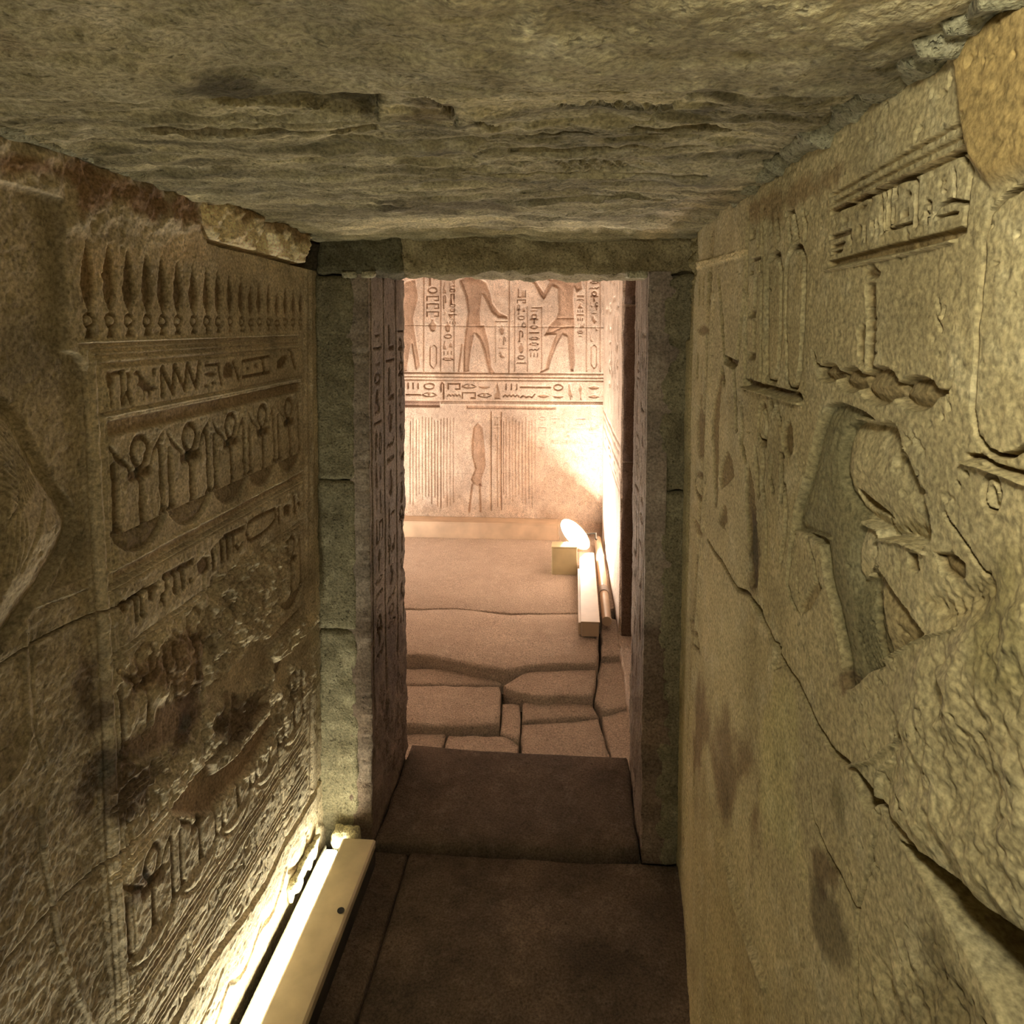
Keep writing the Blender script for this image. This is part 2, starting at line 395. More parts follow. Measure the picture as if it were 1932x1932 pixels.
        def emit(sel, name, par, close=False):
            q = quads[sel]; uq, inv = np.unique(q.ravel(), return_inverse=True); q2 = inv.reshape(-1, 4)
            c = co[uq]; t = T[uq]
            if close:                                        # turn the open face into a slab: give its outline a return
                e = np.concatenate([q2[:, [0, 1]], q2[:, [1, 2]], q2[:, [2, 3]], q2[:, [3, 0]]]).astype(np.int64)
                key = np.minimum(e[:, 0], e[:, 1]) * len(c) + np.maximum(e[:, 0], e[:, 1])
                _, first, n = np.unique(key, return_index=True, return_counts=True)
                be = e[first[n == 1]]
                g = uq[be]
                iu, iv = np.divmod(uq, nv)
                onb = (iu == 0) | (iu == nu - 1) | (iv == 0) | (iv == nv - 1)
                be = be[onb[be[:, 0]] & onb[be[:, 1]]]
                if len(be):
                    bv = np.unique(be); mp = -np.ones(len(c), int); mp[bv] = len(c) + np.arange(len(bv))
                    back = np.stack(s.to_world(U.ravel()[uq[bv]], V.ravel()[uq[bv]], H.ravel()[uq[bv]] - skirt), 1)
                    q2 = np.concatenate([q2, np.stack([be[:, 1], be[:, 0], mp[be[:, 0]], mp[be[:, 1]]], 1)])
                    c = np.concatenate([c, back]); t = np.concatenate([t, t[bv]])
            return link(name, raw_mesh(name, c, q2, t), mat, par)
        for b in np.unique(blk):
            sel = np.where((blk == b) & (fid == 0))[0]
            if len(sel): roots[b] = emit(sel, block_name, parent, True)
        order = np.argsort(fid, kind='stable'); bounds = np.searchsorted(fid[order], np.arange(len(s.names) + 1))
        for k in range(1, len(s.names)):
            sel = order[bounds[k]:bounds[k + 1]]
            if len(sel) == 0: continue
            bb = np.bincount(blk[sel]).argmax()
            emit(sel, s.names[k], roots.get(bb, parent))
        return roots
# ================================================================== left wall
wall_left = structure(box('wall_left', (XL - 0.60, XL - 0.16, -2.2, YD + 0.10, -0.10, ZC + 0.25), 'core'))
box('stone_block', (XL - 0.17, XL, -2.2, 0.792, -0.05, ZC + 0.02), 'left', wall_left)
xs = np.arange(-158, 609, 2.0)
uL = -XL * F / (VY[0] - xs); uL = uL[uL < YD + .03]
vL = np.concatenate([np.linspace(-0.02, 1.0, 560), np.linspace(1.0, ZC + 0.015, 600)[1:]])
L = Relief(uL, vL, lambda u, v, h: (XL + h, u, v), lambda x, y: on_x(x, y, XL), 11)
L.gain = 1.3; BROWN = (0.40, 0.33, 0.27); DARK = (0.42, 0.36, 0.33); SOOT = (0.34, 0.29, 0.28); GREY = (0.62, 0.62, 0.60)
def lz(px, py): return on_x(px, py, XL)[1]
def ly(px, py=900): return on_x(px, py, XL)[0]
# overall unevenness of the dressed face
L.H += 0.0022 * fbm(L.u, L.v, 0.25, 3, 1) + 0.0008 * fbm(L.u, L.v, 0.03, 3, 2)
# figure panel on the near side lies a little deeper than the carved screen
L.poly([(-90, 318), (60, 352), (122, 374), (128, 520), (131, 660), (152, 668), (170, 700), (196, 1130), (232, 1932), (260, 2200), (-90, 2200)], 0.009, edge=0.004, tint=(.70, .69, .68))
# --- the screen's repeated registers, measured in face metres
z_top1 = np.mean([lz(206, 824), lz(568, 743)]); z_lid1 = np.mean([lz(215, 1016), lz(567, 849)])
z_lid3 = np.mean([lz(253, 1809), lz(573, 1343), lz(421, 1569)])
PITCH = (z_lid1 - z_lid3) / 2; RH = z_top1 - z_lid1
bx = [206, 312, 398, 465, 523, 568]
yb = np.array([ly(x, 800) for x in bx]); k_ = np.polyfit(range(6), yb, 1); CW = k_[0]; Y0 = k_[1]
Y1 = Y0 + 5 * CW
def cellrow(zl, deep, names=True, full=False):
    for c in range(5):
        f = lambda sx, t: (Y0 + (c + sx) * CW, zl + t * RH)
        g = lambda pts: [f(*p) for p in pts]
        wd = 0.0105
        def shape(name): L.part(name if names else None)
        shape('carved_scepter')
        L.poly_m(g([(.0, .97), (.03, .95), (.20, .79), (.36, .66), (.37, .55), (.33, .54), (.29, .64), (.17, .70), (.10, .76), (.02, .90)]), deep, edge=.0025, bulge=.35, bw=.012, tint=BROWN)
        L.line_m(g([(.09, .72), (.095, .5), (.10, .05)]), wd * 1.05, deep, tint=BROWN); L.line_m(g([(.05, .02), (.10, .07), (.15, .02)]), wd, deep, tint=BROWN)
        shape('carved_scepter')
        L.poly_m(g([(1.0, .985), (.97, .93), (.93, .80), (.84, .73), (.76, .66), (.735, .57), (.69, .56), (.70, .66), (.77, .79), (.95, .96)]), deep, edge=.0025, bulge=.35, bw=.012, tint=BROWN)
        L.line_m(g([(.91, .77), (.915, .5), (.92, .06)]), wd * 1.05, deep, tint=BROWN); L.line_m(g([(.87, .02), (.92, .07), (.97, .02)]), wd, deep, tint=BROWN)
        shape('carved_ankh')
        lp = [(.53 + .145 * math.sin(t) * (1 if math.cos(t) > 0 else (1 - .55 * (-math.cos(t)) ** 1.5)), .80 + (.135 if math.cos(t) > 0 else .215) * math.cos(t)) for t in [2 * math.pi * i / 24 for i in range(25)]]
        L.line_m(g(lp), wd * 1.15, deep, tint=BROWN)
        L.line_m(g([(.37, .545), (.69, .545)]), wd * 1.7, deep, tint=BROWN)
        L.line_m(g([(.53, .56), (.535, .3), (.535, .0)]), wd * 1.3, deep, tint=BROWN)
        shape('carved_basket')
        L.poly_m(g([(.02, 0), (.985, 0), (.965, -.06), (.90, -.14), (.80, -.22), (.66, -.275), (.52, -.29), (.38, -.275), (.23, -.22), (.11, -.13), (.045, -.06)]),
                 deep * 1.9, edge=.003, bulge=1.2 if full else .75, bw=.020 if full else .030, tint=None if full else (0.60, 0.56, 0.52))
    L.part()
def hline(z, w, d, a=None, b=None, tint=None):
    L.line_m([(Y0 - .01 if a is None else a, z), (Y1 + .004 if b is None else b, z)], w, d, tint=tint)
zE = z_lid1 - RH * 0.335                                   # underside of the baskets
for r in range(3):
    off = -PITCH * r
    cellrow(z_lid1 + off, 0.0050, full=r == 2)
    for dz, w_, d_ in (((0, .005, -.0030), (-.026, .006, .0055), (-.036, .005, .0045), (-.031, .003, -.002)) if r < 2 else ((0, .004, .003), (-.026, .005, .004), (-.036, .005, .004))): hline(zE + off + dz, w_, d_)
    L.poly_m([(Y0, zE + off - .004), (Y1, zE + off - .004), (Y1, zE + off - .021), (Y0, zE + off - .021)], .0045 if r < 2 else .0012, edge=.002, tint=(0.8, .74, .7))
    if r < 2:
        for dz in (.016, .004): hline(z_top1 - PITCH + off + dz, .0065, .0060)
# --- upper frame and first line of writing
za, zb_ = lz(200, 700), lz(203, 776)
for (xa, ya, w_, d_) in ((161, 652, .007, .0065), (182, 662, .007, .0055), (188, 674, .007, .0055), (200, 690, .008, .006), (161, 646, .004, -.003)):
    hline(lz(xa, ya), w_, d_, a=ly(xa))
hline(lz(203, 781), .005, .004); hline(lz(203, 786), .003, -.0025)
zs1, zs2 = np.mean([lz(204, 789), lz(562, 723)]), z_top1
L.poly_m([(Y0, zs1), (Y1, zs1), (Y1, zs2 + .001), (Y0, zs2 + .001)], .0065, edge=.003, tint=(.70, .62, .55))
G1 = 0.0036
L.part('carved_sign'); L.poly([(203, 697), (214, 702), (217, 720), (214, 734), (205, 733), (203, 715)], G1, bulge=.4, tint=BROWN); L.line([(211, 733), (213, 767)], 5, G1, tint=BROWN)
L.part('carved_sign'); L.line([(216, 705), (234, 701)], 6, G1, tint=BROWN); L.line([(231, 703), (233, 763)], 6, G1, tint=BROWN)
L.part('carved_sign'); L.poly([(238, 701), (250, 699), (250, 714), (246, 720), (245, 742), (240, 742), (241, 718)], G1, bulge=.3, tint=BROWN); L.line([(241, 742), (237, 762)], 5, G1, tint=BROWN); L.line([(245, 740), (250, 761)], 5, G1, tint=BROWN)
L.part('carved_bird'); L.poly([(253, 704), (258, 697), (265, 698), (270, 708), (280, 719), (288, 727), (299, 730), (298, 735), (288, 740), (286, 752), (282, 753), (281, 741), (275, 741), (274, 756), (270, 756), (271, 739), (265, 730), (255, 729), (262, 722), (263, 711), (255, 710)], G1, bulge=.4, tint=BROWN)
L.part('carved_sign'); L.poly([(288, 693), (296, 692), (295, 712), (288, 713)], G1, tint=BROWN)
L.part('carved_zigzag'); L.line([(308, 747), (308, 694), (329, 742), (332, 690), (351, 736), (356, 687), (371, 731), (378, 684)], 6, G1, tint=BROWN)
L.part('carved_sign'); L.line([(387, 690), (412, 687)], 4, G1, tint=BROWN)
L.part('carved_sign'); L.ell((398, 706), 12, 7, G1, bulge=.4, tint=BROWN); L.part('carved_sign'); L.ell((390, 728), 5, 5, G1, tint=BROWN); L.part('carved_sign'); L.ell((403, 723), 5, 6, G1, tint=BROWN)
L.part('carved_sign'); L.line([(413, 689), (415, 706), (418, 725)], 5, G1, tint=BROWN)
L.part('carved_sign'); L.poly([(420, 716), (421, 692), (428, 680), (436, 682), (441, 695), (440, 714)], G1, bulge=.6, tint=BROWN); L.part('carved_sign'); L.line([(441, 684), (451, 716)], 4, G1, tint=BROWN)
L.part('carved_cartouche'); L.line([(458, 712), (458, 682), (511, 672), (512, 702), (458, 712)], 4, G1, tint=BROWN)
L.part('carved_sign'); L.ell((468, 696), 4, 6, G1, tint=BROWN); L.part('carved_sign'); L.ell((484, 690), 4, 7, G1, tint=BROWN); L.part('carved_sign'); L.line([(496, 680), (500, 702)], 4, G1, tint=BROWN)
L.part('carved_sign'); L.poly([(522, 700), (524, 680), (534, 668), (545, 668), (546, 680), (536, 698)], G1, bulge=.3, tint=BROWN); L.part('carved_sign'); L.line([(552, 664), (558, 692)], 4, G1, tint=BROWN)
# --- second line of writing
G2 = 0.0042
def sg(*calls):
    L.part('carved_sign')
    for kind, pts, a in calls:
        if kind == 'l': L.line(pts, a, G2, tint=BROWN)
        elif kind == 'p': L.poly(pts, G2, bulge=.35, tint=BROWN)
        else: L.ell(pts, a[0], a[1], G2, bulge=.35, tint=BROWN)
sg(('p', [(226, 1135), (235, 1128), (241, 1139), (243, 1152), (233, 1160), (226, 1148)], 0))
sg(('l', [(241, 1135), (272, 1113)], 6), ('l', [(256, 1127), (258, 1171)], 6), ('l', [(266, 1122), (269, 1158)], 5), ('e', (269, 1160), (6, 8)))
sg(('p', [(279, 1111), (297, 1100), (303, 1106), (293, 1116), (291, 1137), (280, 1134)], 0))
sg(('l', [(312, 1086), (317, 1108), (305, 1134)], 5), ('l', [(307, 1122), (311, 1140)], 4))
sg(('l', [(312, 1088), (363, 1060)], 7), ('l', [(330, 1082), (332, 1118)], 6), ('l', [(344, 1075), (346, 1108)], 6))
sg(('e', (360, 1096), (5, 8)))
sg(('p', [(371, 1062), (384, 1048), (396, 1048), (396, 1075), (384, 1086), (373, 1084)], 0))
sg(('l', [(402, 1040), (404, 1072)], 6)); sg(('l', [(418, 1022), (420, 1056)], 7)); sg(('l', [(430, 1018), (431, 1050)], 7))
sg(('l', [(424, 1013), (461, 996)], 6), ('l', [(441, 1012), (442, 1040)], 4)); sg(('l', [(446, 1030), (451, 1038), (457, 1025)], 4))
L.part('carved_cartouche'); L.line([(470, 1018), (466, 1004), (470, 988), (482, 978), (505, 967), (520, 961), (522, 978), (512, 992), (494, 1008), (476, 1020), (469, 1016)], 5, G2, tint=BROWN)
sg(('l', [(526, 958), (528, 984)], 4)); sg(('p', [(533, 955), (541, 947), (549, 950), (548, 972), (535, 978)], 0)); sg(('l', [(556, 938), (558, 966)], 4)); sg(('e', (565, 950), (5, 8)))
# --- third and fourth lines of writing, more worn
zt3 = zE - PITCH - .043; L.row(Y0 + .01, Y1 - .01, zt3 - .078, zt3 - .006, 0.0036)
zt4 = zE - 2 * PITCH - .043
for dz in (-.072, -.084, -.096): hline(zt4 + dz, .0050, .0055)
L.row(Y0 + .01, Y1 - .01, zt4 - .064, zt4 - .006, 0.0036)
L.row(Y0 + .01, Y1 - .01, zt4 - .158, zt4 - .104, 0.0034)
L.line([(330, 1932), (360, 1878), (400, 1812), (450, 1742), (500, 1669), (539, 1590), (566, 1546), (590, 1505), (616, 1462)], 8, .009)
# --- lowest zone: large overlapping petals cut as thin arcs
for a in ([(408, 1932), (420, 1890), (432, 1855)], [(436, 1851), (447, 1849), (455, 1842), (466, 1822), (476, 1796), (485, 1768), (493, 1743)],
          [(499, 1742), (508, 1734), (517, 1717), (529, 1680), (539, 1639)], [(545, 1642), (556, 1638), (569, 1621), (577, 1597), (581, 1573)],
          [(380, 1932), (404, 1880), (420, 1830)]):
    L.part('carved_petal'); L.line(a, 4, .006)
L.part()
# --- spear-topped frieze (a row of nineteen pointed buds)
sp_x = [169.6, 210, 246, 280.6, 310, 339, 367.5, 393.3, 415, 437, 458, 476, 492, 509.4, 525.6, 540.5, 555.5, 568.6]
for i, x in enumerate(sp_x):
    yb0 = 641 - (x - 170) * .042; tip = 447 + (x - 165) * .228
    if i in (11, 14): tip += 12
    base, top = lz(x, yb0), lz(x, tip); yc = ly(x, 600); hw = .0255
    f = lambda sx, t: (yc + sx * hw, base + t * (top - base))
    L.part('carved_spear')
    half = [(.10, .26), (.34, .33), (.58, .42), (.66, .52), (.60, .64), (.42, .78), (.20, .92), (0, 1.0)]
    L.poly_m([f(a, t) for a, t in half] + [f(-a, t) for a, t in half[::-1][1:]], .0062, edge=.0035, bulge=.35, bw=.015, tint=(.44, .37, .32))
    L.line_m([f(.42 * math.cos(q), .19 + .065 * math.sin(q)) for q in [2 * math.pi * j / 14 for j in range(15)]], .006, .0045, tint=BROWN)
    L.poly_m([f(-.2, .13), (f(.2, .13)), f(.55, .0), f(-.55, .0)], .0045, edge=.003, tint=BROWN)
L.part()
# --- near border: plumb mouldings beside the figure panel
for dx, w_, d_ in ((-1, 6, -.0025), (8, 6, .003), (15, 3, -.0012), (23, 5, .003), (31, 3, .002), (37, 4, .0025)):
    L.line([(162 + dx, 655), (162 + dx + 26, 1145)], w_, d_); L.line([(162 + dx + 26, 1152), (162 + dx + 66, 1960)], w_, d_)
# far border next to the doorway
L.line([(574, 500), (577, 1240)], 4, .003); L.line([(584, 500), (588, 1500)], 5, .003)
L.poly([(590, 505), (618, 505), (622, 1560), (600, 1560)], .006, edge=.006)
# --- goddess: wig, shoulder and arm, cut into the panel with a rounded body
fig = [(-80, 740), (0, 742), (26, 750), (56, 782), (80, 830), (112, 892), (150, 946), (160, 972), (157, 1008), (140, 1046), (100, 1110), (60, 1170), (20, 1230), (0, 1258), (-80, 1360)]
L.part('carved_figure'); L.poly(fig, .016, edge=.005, bulge=1.9, bw=.11); 
for i in range(13):
    y0 = 772 + i * 13; L.line([(-30, y0 - 12), (8, y0 + 3), (36, y0 + 36 - i), (62 - i * 3, y0 + 88 - i * 4), (84 - i * 6, y0 + 140 - i * 7)], 3.2, .0022, tint=(.8, .8, .82))
for i in range(6): L.line([(4 + i * 8, 960 + i * 4), (2 + i * 8, 1030), (-4 + i * 7, 1110 - i * 6)], 2.6, .0016, tint=(.85, .85, .86))
L.line([(98, 945), (70, 1000), (46, 1060), (40, 1075)], 7, .003)
L.part()
L.poly([(106, 1118), (158, 1012), (168, 1010), (176, 1090), (140, 1106)], .008, edge=.003)
L.line([(85, 1143), (176, 1108)], 4, -.004); L.line([(90, 1152), (178, 1116)], 3, .003)
L.part('carved_robe')
L.line([(62, 1180), (66, 1290), (72, 1385), (62, 1436), (36, 1475), (-20, 1530)], 7, -.002); L.line([(74, 1190), (78, 1300), (84, 1390), (98, 1440)], 4, .003)
L.part('carved_robe'); L.line([(96, 1515), (100, 1600), (118, 1700), (131, 1780), (160, 1880), (192, 1945)], 7, -.0025); L.line([(90, 1530), (94, 1610), (112, 1710), (124, 1790)], 4, .003)
L.part()
# --- weathering: flaked, eroded and patched parts of the screen
L.rough([(-60, 250), (120, 290), (260, 330), (375, 372), (382, 430), (330, 436), (260, 430), (190, 436), (130, 430), (122, 372), (60, 350), (-60, 322)], .007, .05, 41, soft=.015, drop=-.003)
L.rough([(395, 1098), (470, 1045), (540, 1010), (556, 1080), (545, 1130), (520, 1180), (470, 1240), (420, 1290), (390, 1300), (388, 1180)], .011, .022, 42, soft=.02, drop=.004, keep=.45)
L.rough([(235, 1225), (300, 1180), (385, 1120), (386, 1330), (330, 1345), (300, 1310), (240, 1330), (215, 1300)], .006, .022, 43, soft=.02, drop=.002, keep=.65)
L.rough([(330, 1330), (400, 1290), (470, 1230), (520, 1200), (600, 1160), (605, 1290), (560, 1330), (530, 1400), (470, 1470), (410, 1535), (330, 1545), (300, 1530), (230, 1450), (240, 1380)], .006, .02, 40, soft=.02, drop=.001, keep=.65)
L.rough([(498, 1192), (470, 1232), (430, 1272), (396, 1296), (390, 1318), (425, 1318), (468, 1294), (508, 1280), (520, 1250)], .004, .05, 44, soft=.012, drop=.012)
L.rough([(522, 1338), (500, 1326), (470, 1366), (440, 1398), (412, 1424), (392, 1440), (368, 1470), (345, 1500), (328, 1532), (372, 1538), (402, 1530), (424, 1500), (458, 1470), (484, 1436), (504, 1400), (518, 1370)], .0012, .06, 45, soft=.006, drop=.016, tint=(.62, .54, .5))
L.rough([(300, 1334), (372, 1308), (388, 1332), (380, 1362), (340, 1392), (290, 1424), (240, 1428), (234, 1402), (290, 1372)], .002, .05, 46, soft=.014, drop=.009, tint=(.6, .52, .52))
L.rough([(578, 1180), (608, 1168), (610, 1204), (578, 1244), (552, 1256), (546, 1296), (520, 1300), (518, 1246), (548, 1232)], .002, .05, 47, soft=.008, drop=.012)
L.rough([(512, 1240), (520, 1212), (548, 1186), (580, 1158), (600, 1150), (600, 1172), (572, 1196), (548, 1226), (524, 1250)], .006, .02, 48, soft=.006, drop=-.010, tint=(1.1, 1.1, 1.05))
L.rough([(400, 1440), (420, 1420), (470, 1370), (510, 1330), (505, 1352), (470, 1395), (430, 1440), (405, 1462)], .004, .02, 49, soft=.006, drop=-.006)
# break at the top, beside the doorway: wall head lost, rubble packing shows behind
L.rough([(372, 392), (384, 372), (470, 360), (600, 400), (622, 510), (600, 505), (560, 497), (480, 475), (420, 461), (394, 452), (380, 424)], .016, .05, 50, soft=.004, drop=-.006, tint=(1.9, 1.95, 1.85))
L.line([(378, 424), (394, 454), (420, 463), (480, 477), (560, 499), (598, 508)], 5, .020, tint=(.8, .75, .7))
L.stain([(430, 385), (520, 405), (580, 440), (570, 460), (500, 435), (430, 410)], (.5, .42, .36), .012, 73)
L.poly([(590, 436), (640, 430), (640, 512), (602, 512), (562, 500), (572, 470)], .09, edge=.01)
# bed joints and cracks
L.line([(-60, 1300), (0, 1268), (38, 1242), (60, 1226), (100, 1201), (150, 1176), (190, 1158), (222, 1146), (262, 1122), (300, 1098)], 5, .010, tint=(.7, .65, .6))
L.line([(-60, 1912), (0, 1850), (40, 1800), (90, 1742), (130, 1700), (170, 1664), (212, 1628), (252, 1592), (300, 1540), (325, 1512)], 6, .010, tint=(.7, .65, .6))
L.line([(384, 1085), (386, 1240), (390, 1440)], 3, .005); L.line([(458, 640), (460, 700), (462, 790)], 2.5, .003); L.line([(519, 1340), (528, 1440), (538, 1560), (541, 1590)], 3, .004)
# tool marks and pits
pit = fbm(L.u, L.v, .016, 2, 61); L.H -= .0025 * sm((pit - .78) / .35).astype(np.float32)
L.H += .0010 * fbm(L.u, L.v, .010, 3, 62).astype(np.float32)
# age: smoke-darkened and bleached patches
L.T *= (1 + .22 * fbm(L.u, L.v, .10, 5, 63, .6))[..., None].astype(np.float32)
L.stain([(-60, 260), (110, 290), (240, 330), (360, 372), (380, 440), (330, 420), (240, 390), (150, 400), (120, 360), (-60, 320)], (.60, .46, .40), .02, 64)
L.stain([(206, 1290), (240, 1240), (330, 1180), (385, 1180), (386, 1330), (300, 1320), (230, 1370)], (.55, .47, .43), .03, 65)
L.stain([(170, 1240), (205, 1220), (210, 1330), (190, 1400), (165, 1370), (150, 1290)], (.50, .45, .46), .02, 66)
L.stain([(150, 1440), (205, 1400), (215, 1560), (180, 1590), (140, 1560)], (.5, .45, .46), .02, 67)
L.stain([(210, 1420), (290, 1430), (370, 1350), (330, 1480), (250, 1560), (215, 1600)], SOOT, .03, 68)
L.stain([(400, 1330), (470, 1300), (520, 1290), (540, 1240), (480, 1370), (420, 1410), (395, 1390)], SOOT, .025, 69)
L.stain([(260, 1630), (300, 1600), (305, 1660), (262, 1720), (240, 1710)], (.45, .4, .42), .02, 70)
L.stain([(0, 1500), (60, 1440), (90, 1600), (60, 1800), (0, 1900)], (.72, .7, .7), .04, 71)
L.stain([(130, 430), (190, 445), (260, 450), (330, 445), (380, 450), (390, 480), (300, 520), (250, 500), (140, 620)], (1.25, 1.18, 1.1), .03, 72)
# stones of the wall
UU, VV = L.u[:, None], L.v[None, :]
zc1, zc2 = lz(215, 1150), lz(210, 1630)
L.blk = np.where(VV > zc1, np.where(UU > ly(459, 700), 1, 0), np.where(VV > zc2, np.where(UU > ly(386, 1250), 3, 2), np.where(UU > ly(534, 1480), 5, 4)))
L.blk = np.broadcast_to(L.blk, L.H.shape)
L.T = np.clip(L.T, .2, 2.0)
L.build(wall_left, 'left', skirt=.17)
# ================================================================== right wall
wall_right = structure(box('wall_right', (XR + 0.30, XR + 0.75, -2.2, YD + 0.10, -0.10, ZC + 0.25), 'core'))
box('stone_block', (XR, XR + 0.31, -2.2, 0.398, -0.05, ZC + 0.02), 'right', wall_right)
xs = np.concatenate([np.arange(1262, 1545, 1.25), np.arange(1545, 2130, 1.9)])[::-1]
uR = XR * F / (xs - VY[0]); uR = uR[uR < YD + 0.02]
vR = np.concatenate([np.linspace(-0.02, 0.95, 210), np.linspace(0.95, ZC + 0.015, 770)[1:]])
Rr = Relief(uR, vR, lambda u, v, h: (XR - h, u, v), lambda x, y: on_x(x, y, XR), 23)
def rz(px, py): return on_x(px, py, XR)[1]
def ry(px, py=900): return on_x(px, py, XR)[0]
Rr.gain = 1.7; BR = (.50, .43, .35)
Rr.H += 0.0016 * fbm(Rr.u, Rr.v, 0.2, 3, 101)
# the foot of the wall swells towards the passage
Rr.H += (sm((1.30 - Rr.v) / 1.3)[None, :] * sm((2.05 - Rr.u) / .7)[:, None] * .050).astype(np.float32)
H0 = Rr.H.copy()
# column of writing next to the doorway, with its plumb border
Rr.line([(1341, 440), (1334, 700), (1320, 1020), (1306, 1330), (1296, 1600)], 6, .006, tint=(.75, .7, .66)); Rr.line([(1346, 560), (1312, 1330), (1302, 1600)], 4, -.003)
Rr.line([(1306, 560), (1296, 1100)], 3, .003)
Rr.column(ry(1336, 800), ry(1309, 800), rz(1320, 1290), rz(1322, 512), .0055, tint=(.55, .48, .42))
# pale plaster fillet under the wall head
Rr.rough([(1290, 500), (1340, 488), (1408, 470), (1408, 482), (1345, 500), (1296, 515)], .004, .012, 110, soft=.003, drop=-.004, tint=(1.45, 1.42, 1.4))
Rr.line([(1346, 436), (1343, 480)], 4, .004)
# tall crown with forward curl
Rr.part('carved_crown'); Rr.poly([(1354, 515), (1358, 520), (1366, 600), (1368, 668), (1386, 676), (1392, 640), (1404, 525), (1409, 525), (1398, 640), (1392, 690), (1384, 700), (1366, 688), (1362, 640), (1357, 560)], .0085, edge=.0055, tint=BR)
Rr.part()
# narrow written strip
Rr.line([(1411, 392), (1404, 730)], 3.5, .0075); Rr.line([(1437, 395), (1434, 735)], 4, .0075); Rr.line([(1442, 420), (1440, 740)], 3, -.002)
Rr.column(ry(1432, 560), ry(1413, 560), rz(1420, 725), rz(1420, 405), .0055, tint=(.52, .46, .4))
# two tall ovals
Rr.part('carved_plume'); Rr.line([(1447, 500), (1452, 486), (1462, 478), (1470, 484), (1473, 510), (1471, 600), (1468, 690), (1460, 720), (1452, 724), (1446, 705), (1446, 600), (1447, 500)], 4, .0085, tint=BR)
Rr.part('carved_plume'); Rr.line([(1483, 500), (1490, 476), (1502, 464), (1514, 470), (1520, 495), (1516, 600), (1510, 690), (1502, 728), (1492, 738), (1484, 722), (1481, 620), (1483, 500)], 4, .0085, tint=BR)
Rr.poly([(1515, 510), (1522, 505), (1519, 620), (1511, 700), (1500, 738), (1504, 700), (1509, 620)], .0085, edge=.0055, tint=(.5, .5, .52))
Rr.part('carved_ledge'); Rr.poly([(1403, 729), (1440, 738), (1480, 748), (1512, 758), (1514, 748), (1506, 738), (1470, 730), (1440, 722), (1406, 712)], .0075, edge=.0055, tint=BR)
Rr.line([(1402, 731), (1450, 744), (1512, 762)], 3, -.0060)
for pts in ([(1452, 402), (1454, 440)], [(1463, 410), (1467, 448)], [(1487, 420), (1491, 452)], [(1498, 408), (1504, 445)], [(1514, 398), (1521, 425), (1520, 450)], [(1482, 405), (1495, 398)]):
    Rr.part('carved_sign'); Rr.line(pts, 4, .0075, tint=BR)
Rr.part()
# framed writing tablet high on the wall
for a, b, w_, d_ in (((1569, 369), (1808, 232), 4, .0045), ((1571, 384), (1815, 255), 4, .004), ((1572, 396), (1834, 272), 3, -.003), ((1571, 403), (1834, 278), 4, .0045), ((1834, 275), (1818, 436), 5, .007)):
    Rr.line([a, b], w_, d_, tint=(.8, .74, .66))
Rr.part('carved_border'); Rr.poly([(1563, 492), (1640, 470), (1705, 452), (1820, 424), (1818, 440), (1800, 452), (1700, 478), (1562, 506)], .007, edge=.004, bulge=.5, bw=.02, tint=(.68, .6, .5))
Rr.part(); Rr.line([(1563, 510), (1700, 482), (1802, 455)], 4, -.004)
GR = .0042
def rs(*calls, name='carved_sign'):
    Rr.part(name)
    for kind, pts, a in calls:
        if kind == 'l': Rr.line(pts, a, GR, tint=BR)
        elif kind == 'p': Rr.poly(pts, GR, edge=.0025, bulge=.4, bw=.01, tint=BR)
        else: Rr.ell(pts, a[0], a[1], GR, edge=.0025, bulge=.4, bw=.008, tint=BR)
    Rr.part()
rs(('l', [(1573, 397), (1604, 383)], 4)); rs(('l', [(1612, 378), (1638, 367), (1644, 381)], 5), ('p', [(1614, 393), (1626, 383), (1640, 384), (1632, 395), (1622, 398)], 0))
rs(('p', [(1571, 404), (1578, 412), (1583, 426), (1577, 428)], 0)); rs(('p', [(1590, 411), (1602, 409), (1601, 425), (1593, 428)], 0))
rs(('l', [(1568, 449), (1594, 440), (1605, 436), (1606, 459)], 5)); rs(('l', [(1572, 466), (1594, 458)], 4)); rs(('l', [(1571, 478), (1590, 472)], 3))
rs(('e', (1622, 431), (6, 9))); rs(('l', [(1632, 428), (1633, 453)], 4)); rs(('p', [(1652, 407), (1657, 412), (1659, 432), (1655, 443), (1651, 428)], 0)); rs(('l', [(1646, 420), (1648, 444)], 3))
rs(('l', [(1658, 358), (1663, 380), (1664, 438)], 5)); rs(('l', [(1671, 358), (1670, 435)], 3))
rs(('l', [(1677, 433), (1680, 352), (1700, 338), (1722, 335), (1728, 345), (1726, 426)], 5), ('l', [(1678, 434), (1705, 424), (1720, 420)], 4), name='carved_shrine')
rs(('l', [(1690, 357), (1690, 372)], 5)); rs(('e', (1712, 366), (8, 9))); rs(('p', [(1700, 398), (1712, 386), (1712, 408), (1698, 416)], 0)); rs(('l', [(1686, 392), (1684, 420)], 3))
rs(('l', [(1744, 380), (1752, 384), (1752, 404)], 5), ('l', [(1745, 400), (1746, 420)], 4)); rs(('l', [(1760, 404), (1772, 386), (1790, 378), (1820, 383)], 6), ('l', [(1764, 412), (1785, 404), (1803, 402)], 5))
rs(('l', [(1788, 300), (1806, 290), (1822, 306)], 5)); rs(('e', (1758, 320), (6, 5))); rs(('e', (1780, 342), (5, 4))); rs(('e', (1779, 361), (5, 5))); rs(('l', [(1797, 318), (1799, 372)], 3))
